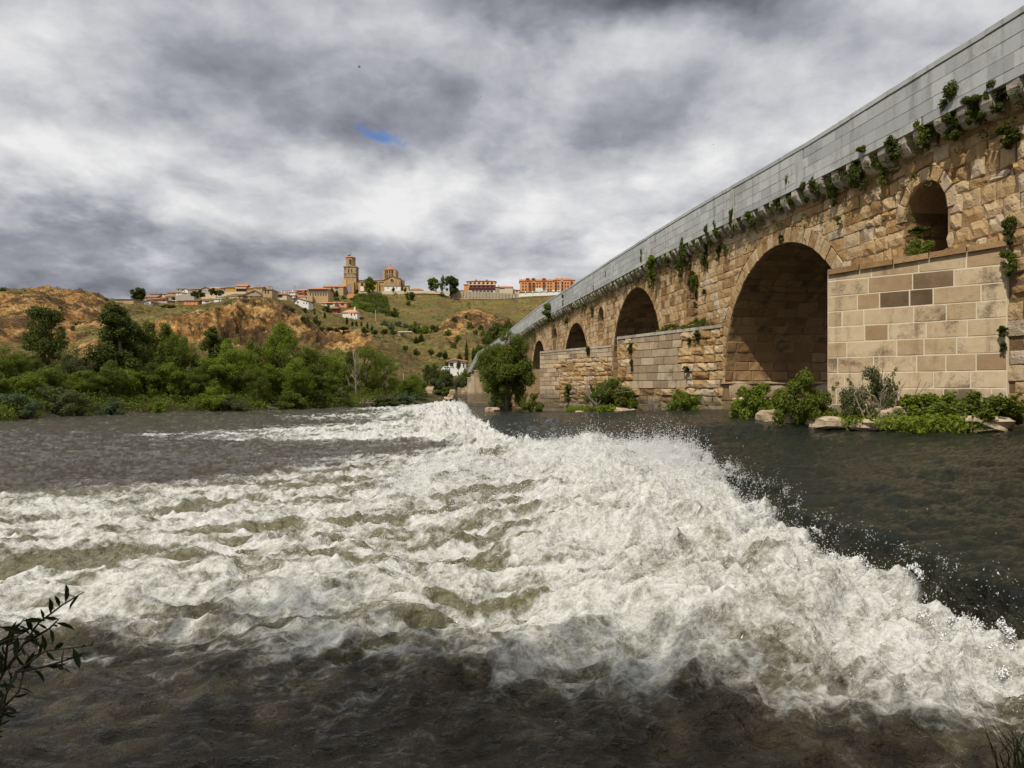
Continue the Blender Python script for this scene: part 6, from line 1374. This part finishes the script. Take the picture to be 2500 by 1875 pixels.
# ---- hotel, low building, apartments
h = Site('hotel', 'brick hotel with two long balconies and a dark awning above a glazed white ground floor', 'hotel', 1172, 715, 620)
h.box('wall', 1141, 1209.5, 686.5, 722, 0, 13, 'w_orange'); h.roof('hip', 1139.5, 1210.5, 686.5, 682.2, 0, 13, 'tile_old'); h.box('wing', 1133, 1141, 694, 722, 0, 10, 'w_orange'); h.roof('shed', 1132, 1141, 694.5, 692, 0, 9, 'tile_old')
for i in range(6): h.win(1149 + 10.4 * i, 691.8, 4.2, 5.6, .02); h.win(1149 + 10.4 * i, 700.0, 5.6, 4.6, .02)
for i in range(5): h.box('awning', 1152.4 + 10.4 * i, 1156 + 10.4 * i, 690, 694, .8, .8, 'w_cream')
h.box('balcony', 1146, 1209.8, 695.2, 696.3, 1.8, 1.8, 'w_white'); h.box('balcony', 1145, 1210, 703.0, 704.3, 1.8, 1.8, 'rail'); h.box('awning', 1145, 1210, 705, 708.3, 1.6, 1.6, 'glass')
h.box('ground_floor', 1145, 1209, 708.6, 715, 1.2, 1.2, 'w_white')
for i in range(6): h.win(1156 + 8.9 * i, 711.8, 7, 3.6, 1.22)
for x in (1162, 1188): h.box('dormer', x - 1.8, x + 1.8, 681.6, 684, -2, 2, 'w_brown')
house('low building with a bright red roof between the hotel and the apartments', 1218, 1252, 712, 702, 696.8, 622, 'w_cream', 'tile', 'gx', 10, [(1226, 704.5, 12, 2)])
house('small dark roofed link building touching the hotel', 1209.5, 1219, 712, 701, 698, 622, 'w_stone', 'tile_old', 'gx', 8, chim=[1217])
house('white flat garage wall with an arch in front of the red roofed low building', 1209.8, 1257, 714, 707, 706.6, 614, 'w_white', 'w_white', 'flat', 5, [(1241, 711, 5, 2.4)])
house('tiny pink hut left of the apartment block', 1258, 1269, 714, 708.5, 707.6, 618, 'w_pink', 'tile', 'flat', 4, [(1262, 711, 3, 3)])
a = Site('apartment_block', 'long orange brick apartment block with a red roof and dormers', 'apartment block', 1336, 714, 622)
a.box('wall', 1270, 1353, 686, 722, 0, 14, 'w_orange'); a.roof('gx', 1269, 1353, 686, 679, 0, 14, 'tile'); a.box('wall', 1353, 1402.5, 684, 722, .8, 14.8, 'w_orange'); a.roof('hip', 1352, 1403.5, 684, 675.5, .8, 14.8, 'tile', xr0=1356, xr1=1384)
a.box('facade_strip', 1299.8, 1307, 686.3, 714, .12, .2, 'w_yellow'); a.box('facade_strip', 1307.2, 1333.5, 702.8, 714, .10, .2, 'w_white'); a.box('facade_strip', 1369, 1374.6, 684.5, 714, .95, .2, 'w_white'); a.box('plinth', 1347, 1372, 708.5, 714, 1.0, .2, 'w_white')
for y in (691.8, 699.8, 707.5):
    for x in (1276.8, 1283.8, 1311.6, 1318, 1338.5, 1345.2, 1363, 1380.2, 1386.6): a.win(x, y, 3.2, 4.6, .02 if x < 1353 else .82, frame='w_cream' if x < 1353 else None)
for x, y0, y1 in ((1293, 690, 706), (1302.6, 690, 706), (1327.6, 689, 705)): a.box('bay_window', x - 2.8, x + 2.8, y0, y1 + 1.5, .9, .9, 'w_brown'); [a.win(x, y, 4.2, 4.0, .92) for y in (692, 699.5)]
for x in (1356.6, 1371.8, 1395): a.box('bay_window', x - 2, x + 2, 687, 710, 1.5, .7, 'w_brown'); [a.win(x, y, 3.0, 5.0, 1.52) for y in (691, 699, 707)]
for x in (1288.3, 1302.4, 1328.3): a.box('dormer', x - 4, x + 4, 678.8, 683, -1.2, 3, 'w_brown'); a.roof('shed', x - 4.4, x + 4.4, 679, 676.6, -1.0, 3.4, 'tile', .2)
for x in (1359.5, 1372.5): a.box('dormer', x - 1.7, x + 1.7, 677.5, 681.5, -2, 2, 'w_yellow'); a.win(x, 679.8, 1.8, 2.6, -1.98)
for x in (1354, 1366, 1379.5): a.box('skylight', x - 1.6, x + 1.6, 678.6, 679.8, -2.8, .3, 'w_white')
MB().box(a.X(1388) - .4, a.X(1388) + .4, 5, 6, a.Z(680), a.Z(673.5)).build('chimney', M['w_cream'], a.e)
for i in range(6): a.box('chimney', 1272 + 14 * i, 1273 + 14 * i, 677.3, 680, -6.5, 1, 'w_stone') if i in (0, 5) else None
pts, rad = [], []
for i in range(90): x = 1268 + 110 * g.random(); v = P(x, 715.5 - (x - 1268) * .03, 612); pts.append(tuple(v)); rad.append(.8)
mass('promenade_lawn', 'green lawn strip behind the white promenade wall', pts, rad, 4000, .8, 'leaf_bright', 'lawn', 12)

# ---- hut, van, steps, river wall, shed, poles, cars, birds
s = house('small white hut with an orange tiled roof next to the bridge end', 1095, 1136, 904, 880.5, 875, 125, 'w_white', 'tile_salmon', 'gy', 4.5, [(1102.6, 890, 8.6, 9)], [(1131.8, 892, 4.2, 11)], peak=1108, frame='w_cream')
s.box('sill', 1097.5, 1108, 894.8, 895.8, .15, .15, 'w_cream')
for x in (1100.4, 1104.8): s.box('window_bar', x - .15, x + .15, 885.7, 894.5, .08, .04, 'iron')
def car(label, x, yb, d, lpx, hpx, mat, rz=0.0, name='parked_car', cat='car', van=False):
    v = P(x, yb, d); e = empty(name, tuple(v), rz, label, cat); L = lpx / F * d; H = hpx / F * d; Wd = L * .42
    prof = [(-.5, .16), (-.5, .5), (-.42, .56), (-.30, .62), (-.17, .97), (-.02, 1.0), (.28, .98), (.42, .62), (.5, .55), (.5, .16)] if not van else [(-.5, .14), (-.5, .45), (-.40, .55), (-.28, .93), (-.2, 1.0), (.46, 1.0), (.5, .9), (.5, .14)]
    n = len(prof); V = [(px_ * L, -Wd / 2 * (1 if pz < .65 else .82), pz * H) for px_, pz in prof] + [(px_ * L, Wd / 2 * (1 if pz < .65 else .82), pz * H) for px_, pz in prof]
    MB().add(V, [tuple(range(n)), tuple(range(2 * n - 1, n - 1, -1))] + [(i, i + n, (i + 1) % n + n, (i + 1) % n) for i in range(n)]).build('body', M[mat], e)
    for (a0, a1, z0, z1) in ((-.22, .0, .66, .92), (.03, .3, .66, .92)): MB().add([(a0 * L - .05 * L, -Wd / 2 * .93 - .02, z0 * H), (a1 * L, -Wd / 2 * .93 - .02, z0 * H), (a1 * L, -Wd / 2 * .83 - .02, z1 * H), (a0 * L + .04 * L, -Wd / 2 * .83 - .02, z1 * H)], [(0, 1, 2, 3)]).build('window', M['glass'], e)
    for sx in (-.32, .32):
        for sy in (-1, 1):
            mb = MB(); r = .17 * H * 1.25; A = [2 * math.pi * i / 12 for i in range(12)]; yy = sy * Wd / 2
            mb.add([(sx * L + r * math.cos(t), yy - .1 * sy, r + r * math.sin(t)) for t in A] + [(sx * L + r * math.cos(t), yy + .03 * sy, r + r * math.sin(t)) for t in A], [tuple(range(11, -1, -1)), tuple(range(12, 24))] + [(i, (i + 1) % 12, 12 + (i + 1) % 12, 12 + i) for i in range(12)]); mb.build('wheel', M['iron'], e)
    return e
M['car_white'] = plain_mat('car_white', (.75, .77, .8), .25, .02, 1, .5); M['car_blue'] = plain_mat('car_pale_blue', (.42, .5, .62), .25, .02, 1, .5); M['car_dark'] = plain_mat('car_dark', (.05, .05, .06), .25, .02, 1, .5)
car('white rounded van half hidden by bushes left of the white hut', 1089, 905.5, 123.5, 24, 10.5, 'car_white', .15, 'parked_van', 'van', True)
car('pale blue car parked before the grey garden wall', 404, 742.5, 443, 11, 4.8, 'car_blue'); car('dark car parked in front of the orange house', 459, 744, 449, 10, 4.4, 'car_dark'); car('white car parked left of the dark one', 452.5, 744.5, 447, 6.5, 4.2, 'car_white', .4)
st = empty('stone_steps', tuple(P(1045, 982, 95)), 0, 'rough brown stone steps climbing the bank from the water', 'steps'); o = st.location; M['step'] = M['rock']
for i in range(13):
    y = 982 - 3.2 * i; xx = 1040 + .75 * i; p_ = P(xx, y, 95 + .55 * i) - o; wd = .48 + .1 * random.random()
    MB().box(p_.x - wd, p_.x + wd, p_.y, p_.y + .6, p_.z - .3, p_.z + random.uniform(-.02, .03)).build('step', M['step'], st)
rw = empty('river_wall', tuple(P(1132, 990, 91)), 0, 'low old block wall at the water left of the round cutwaters', 'wall'); o = rw.location
pc_ = Pieces('block', M['ashlar_grey'], rw, 120); z = -.5
while z < 2.3:
    x = -.75
    while x < .95:
        wd = random.uniform(.3, .6)
        if x > 0 or z < 2.0: pc_.add(block(lambda U, V, Wd: np.stack([U, -Wd, V], -1), x, x + wd, z, z + .3, h=.04, bev=.02, rough=.02, nu=2, nv=1), 0)
        x += wd
    z += .3
pc_.flush(); MB().box(-.75, .05, .02, 4, -1, 2.0).box(.05, 1.2, .03, 4, -1, 2.35).build('core', M['core'], rw)
sh = Site('open_shed', 'open shed with a flat white roof on posts, right of the round clipped trees', 'shed', 990, 826, 300); sh.box('roof', 975, 1008, 810.5, 812.2, 3, 5, 'w_white'); sh.box('wall', 973, 986, 814, 828, 0, 1, 'w_grey')
for x in (988, 995, 1001, 1006): sh.box('post', x, x + .7, 812.2, 829, 2.6, .15, 'iron')
def pole(name, label, cat, x, yt, yb, d, r, arms=True):
    e = empty(name, tuple(P(x, yb, d)), 0, label, cat); H = (yb - yt) / F * d; MB().cyl(0, 0, -1, H, r, r * .6, 8).build('shaft', M['concrete'], e)
    if arms: MB().box(-.9, .9, -.08, .08, H - .5, H - .35).build('crossarm', M['iron'], e); MB().box(-.5, .5, -.08, .08, H - 1.2, H - 1.08).build('crossarm', M['iron'], e)
pole('power_pole', 'pale concrete power pole standing above the garden terraces', 'pole', 917, 757, 795, 400, .33)
pole('antenna_mast', 'thin dark mast with cross pieces over the white villa', 'mast', 719, 697, 712, 515, .12); pole('garden_post', 'thin wooden post in front of the orange bank by the forked tree', 'post', 985, 911, 940, 130, .09, False)
tb = empty('terrace_bank', tuple(P(920, 800, 385)), 0, 'small brick coloured terrace wall under the power pole', 'wall'); MB().box(-2.6, 2.6, 0, 1, -1.5, 1.2).build('wall', M['w_pink'], tb)
sg = Site('notice_board', 'small pale blue notice board on the slope below the dark roofed house', 'sign', 719, 752, 400); sg.box('panel', 716, 722, 746, 751, 0, .1, 'w_blue'); sg.box('post', 718.6, 719.4, 751, 755, 0, .1, 'iron')
tr = Site('round_table_base', 'ring of stone benches under the small forked tree', 'bench', 948, 966, 96) if False else None
for i, (x, y, d_) in enumerate(((877, 164, 60), (1174, 236, 70), (433, 128, 80), (1490, 173, 70), (1742, 353, 70))):
    v = P(x, y, d_); e = empty('bird', tuple(v), .6 * i, ['small dark bird high in the sky, biggest of the few', 'tiny dark bird over the middle of the picture', 'tiny dark bird high on the left', 'tiny dark bird high right of the middle', 'tiny dark bird above the parapet'][i], 'bird'); S_ = .16 if i == 0 else .07
    MB().tube([(-S_ * .8, 0, 0), (-S_ * .3, 0, 0), (S_ * .5, 0, .02), (S_ * .8, 0, .03)], [.004, .035 * S_ / .16, .04 * S_ / .16, .01], 6).build('body', M['iron'], e, True)
    for sy in (-1, 1): MB().add([(S_ * .3, 0, .02), (-S_ * .2, 0, .02), (-S_ * .35, sy * S_ * 1.3, S_ * .5), (S_ * .1, sy * S_ * .8, S_ * .42)], [(0, 1, 2, 3)]).build('wing', M['iron'], e)
# ================================================================ THE NEAR BANK
bx = np.linspace(-120, 30, 60); by = np.concatenate([np.linspace(1.5, -4, 14), np.linspace(-5, -80, 20)]); BX, BY = np.meshgrid(bx, by)
BZ = np.interp(-BY, [-1.5, -.9, 0, 2, 8, 80], [-.5, -.1, .15, .5, 1.5, 5]) + fbm(BX, BY, 3, 4) * .06; BZ = np.where(BX > 2.5, np.minimum(BZ, -.6 + 0 * BX) * (BX < 1e9), BZ)
nr, nc = BX.shape; idx = np.arange(nr * nc).reshape(nr, nc); quads = np.stack([idx[:-1, :-1], idx[1:, :-1], idx[1:, 1:], idx[:-1, 1:]], -1).reshape(-1, 4)
M['mud'] = plain_mat('damp_bank_earth', (.10, .075, .045), .95, .3, 2)
tag(add_mesh('near_bank', np.stack([BX, BY, BZ], -1), quads, M['mud'], smooth=True), kind='structure')
# unseen trees added on the near bank behind the camera to shade the nearest water
for i, (x, y, h_, w_, l) in enumerate(((-9.5, -4.0, 13, 9, 'leftmost of the unseen tall trees added on the near bank for shade'), (-5.2, -3.4, 12, 8, 'second from the left of the unseen tall trees added on the near bank for shade'), (-1.4, -4.2, 11, 7, 'third from the left of the unseen tall trees added on the near bank for shade'), (-15.5, -3.5, 13, 9, 'unseen tree added on the near bank for shade, far to the left'), (2.6, -7.5, 11, 6, 'unseen tree added on the near bank for shade, nearest to the bridge'))):
    plant('bank_tree', 'round', 'tree', l, (x, y, .5), h_, w_ / (.8 * h_), leafn=17000, size=.011, mat='leaf_mid', seed=200 + i % 2)
# leafy shoots reaching into the left edge of the picture
def shoot(label, segs, seed, group=None):
    g = np.random.default_rng(seed); e = empty('willow_shoot', tuple(P(-60, 1800, 2.0)), 0, label, 'branch', group); o = e.location; st = MB(); V, Fc = [], []
    for pts in segs:
        q = [P(x, y, d) - o for (x, y, d) in pts]; st.tube(q, [.0042 - .0028 * i / (len(q) - 1) for i in range(len(q))], 6)
        for i in range(len(q) - 1):
            n = max(1, int((q[i + 1] - q[i]).length / .021))
            for j in range(n):
                if i == 0 and j < n * .45 and len(q) > 3: continue
                p0 = q[i].lerp(q[i + 1], (j + g.random()) / n); ax = (q[i + 1] - q[i]).normalized(); side = Vector((g.normal(), g.normal() * .6, g.normal())).normalized()
                d = (ax * .8 + side * .9 + Vector((0, 0, -.15))).normalized(); L = g.uniform(.028, .058); nr_ = d.cross(Vector((g.normal(), g.normal(), g.normal()))).normalized(); w_ = nr_ * L * .13; up = d.cross(nr_) * L * .05
                b = len(V); V += [p0, p0 + d * L * .35 + w_ + up, p0 + d * L * .7 + w_ * .8 + up * .5, p0 + d * L - up * 2, p0 + d * L * .7 - w_ * .8 + up * .5, p0 + d * L * .35 - w_ + up, p0 + d * L * .5]
                Fc += [(b, b + 1, b + 6), (b + 1, b + 2, b + 6), (b + 2, b + 3, b + 6), (b + 3, b + 4, b + 6), (b + 4, b + 5, b + 6), (b + 5, b, b + 6)]
    st.build('stem', M['bark'], e, True); add_mesh('leaves', np.array([tuple(v) for v in V]), Fc, M['leaf_shade'], e)
shoot('leafy willow shoot reaching highest into the left edge of the picture', [[(-120, 1900, 2.1), (10, 1640, 2.05), (95, 1520, 2.0), (155, 1475, 1.98), (205, 1445, 1.96)], [(60, 1570, 2.0), (120, 1535, 1.95), (145, 1510, 1.9)], [(10, 1640, 2.05), (20, 1560, 2.0), (60, 1510, 1.95)]], 1)
shoot('lower leafy willow shoot at the left edge, hanging over the dark water', [[(-90, 1950, 1.9), (-5, 1740, 1.9), (40, 1640, 1.88), (110, 1590, 1.85), (225, 1575, 1.82)], [(40, 1640, 1.88), (100, 1630, 1.86), (200, 1600, 1.83)], [(-5, 1740, 1.9), (45, 1690, 1.9), (70, 1600, 1.9)], [(-60, 1640, 1.9), (0, 1570, 1.9), (60, 1545, 1.88)]], 2)
shoot('thin willow shoot lowest at the left edge', [[(-80, 1900, 2.2), (0, 1770, 2.2), (15, 1700, 2.2), (30, 1640, 2.2)], [(-40, 1600, 2.1), (20, 1560, 2.1), (90, 1560, 2.1)], [(-60, 1540, 2.2), (0, 1530, 2.2), (40, 1545, 2.2)]], 3)
rd = MB(); g = np.random.default_rng(8)
for i in range(26):
    x = 2485 + g.normal() * 22; a_ = P(x, 1900, 2.6); b_ = P(x + g.normal() * 16, 1840, 2.6); c_ = P(x - 8 + g.normal() * 30, 1790 - 45 * g.random(), 2.6); rd.tube([a_, b_, c_], [.003, .002, .0006], 4)
tag(rd.build('grass_tuft', M['leaf_shade']), 'dark grass blades at the bottom right corner before the foam', 'grass')
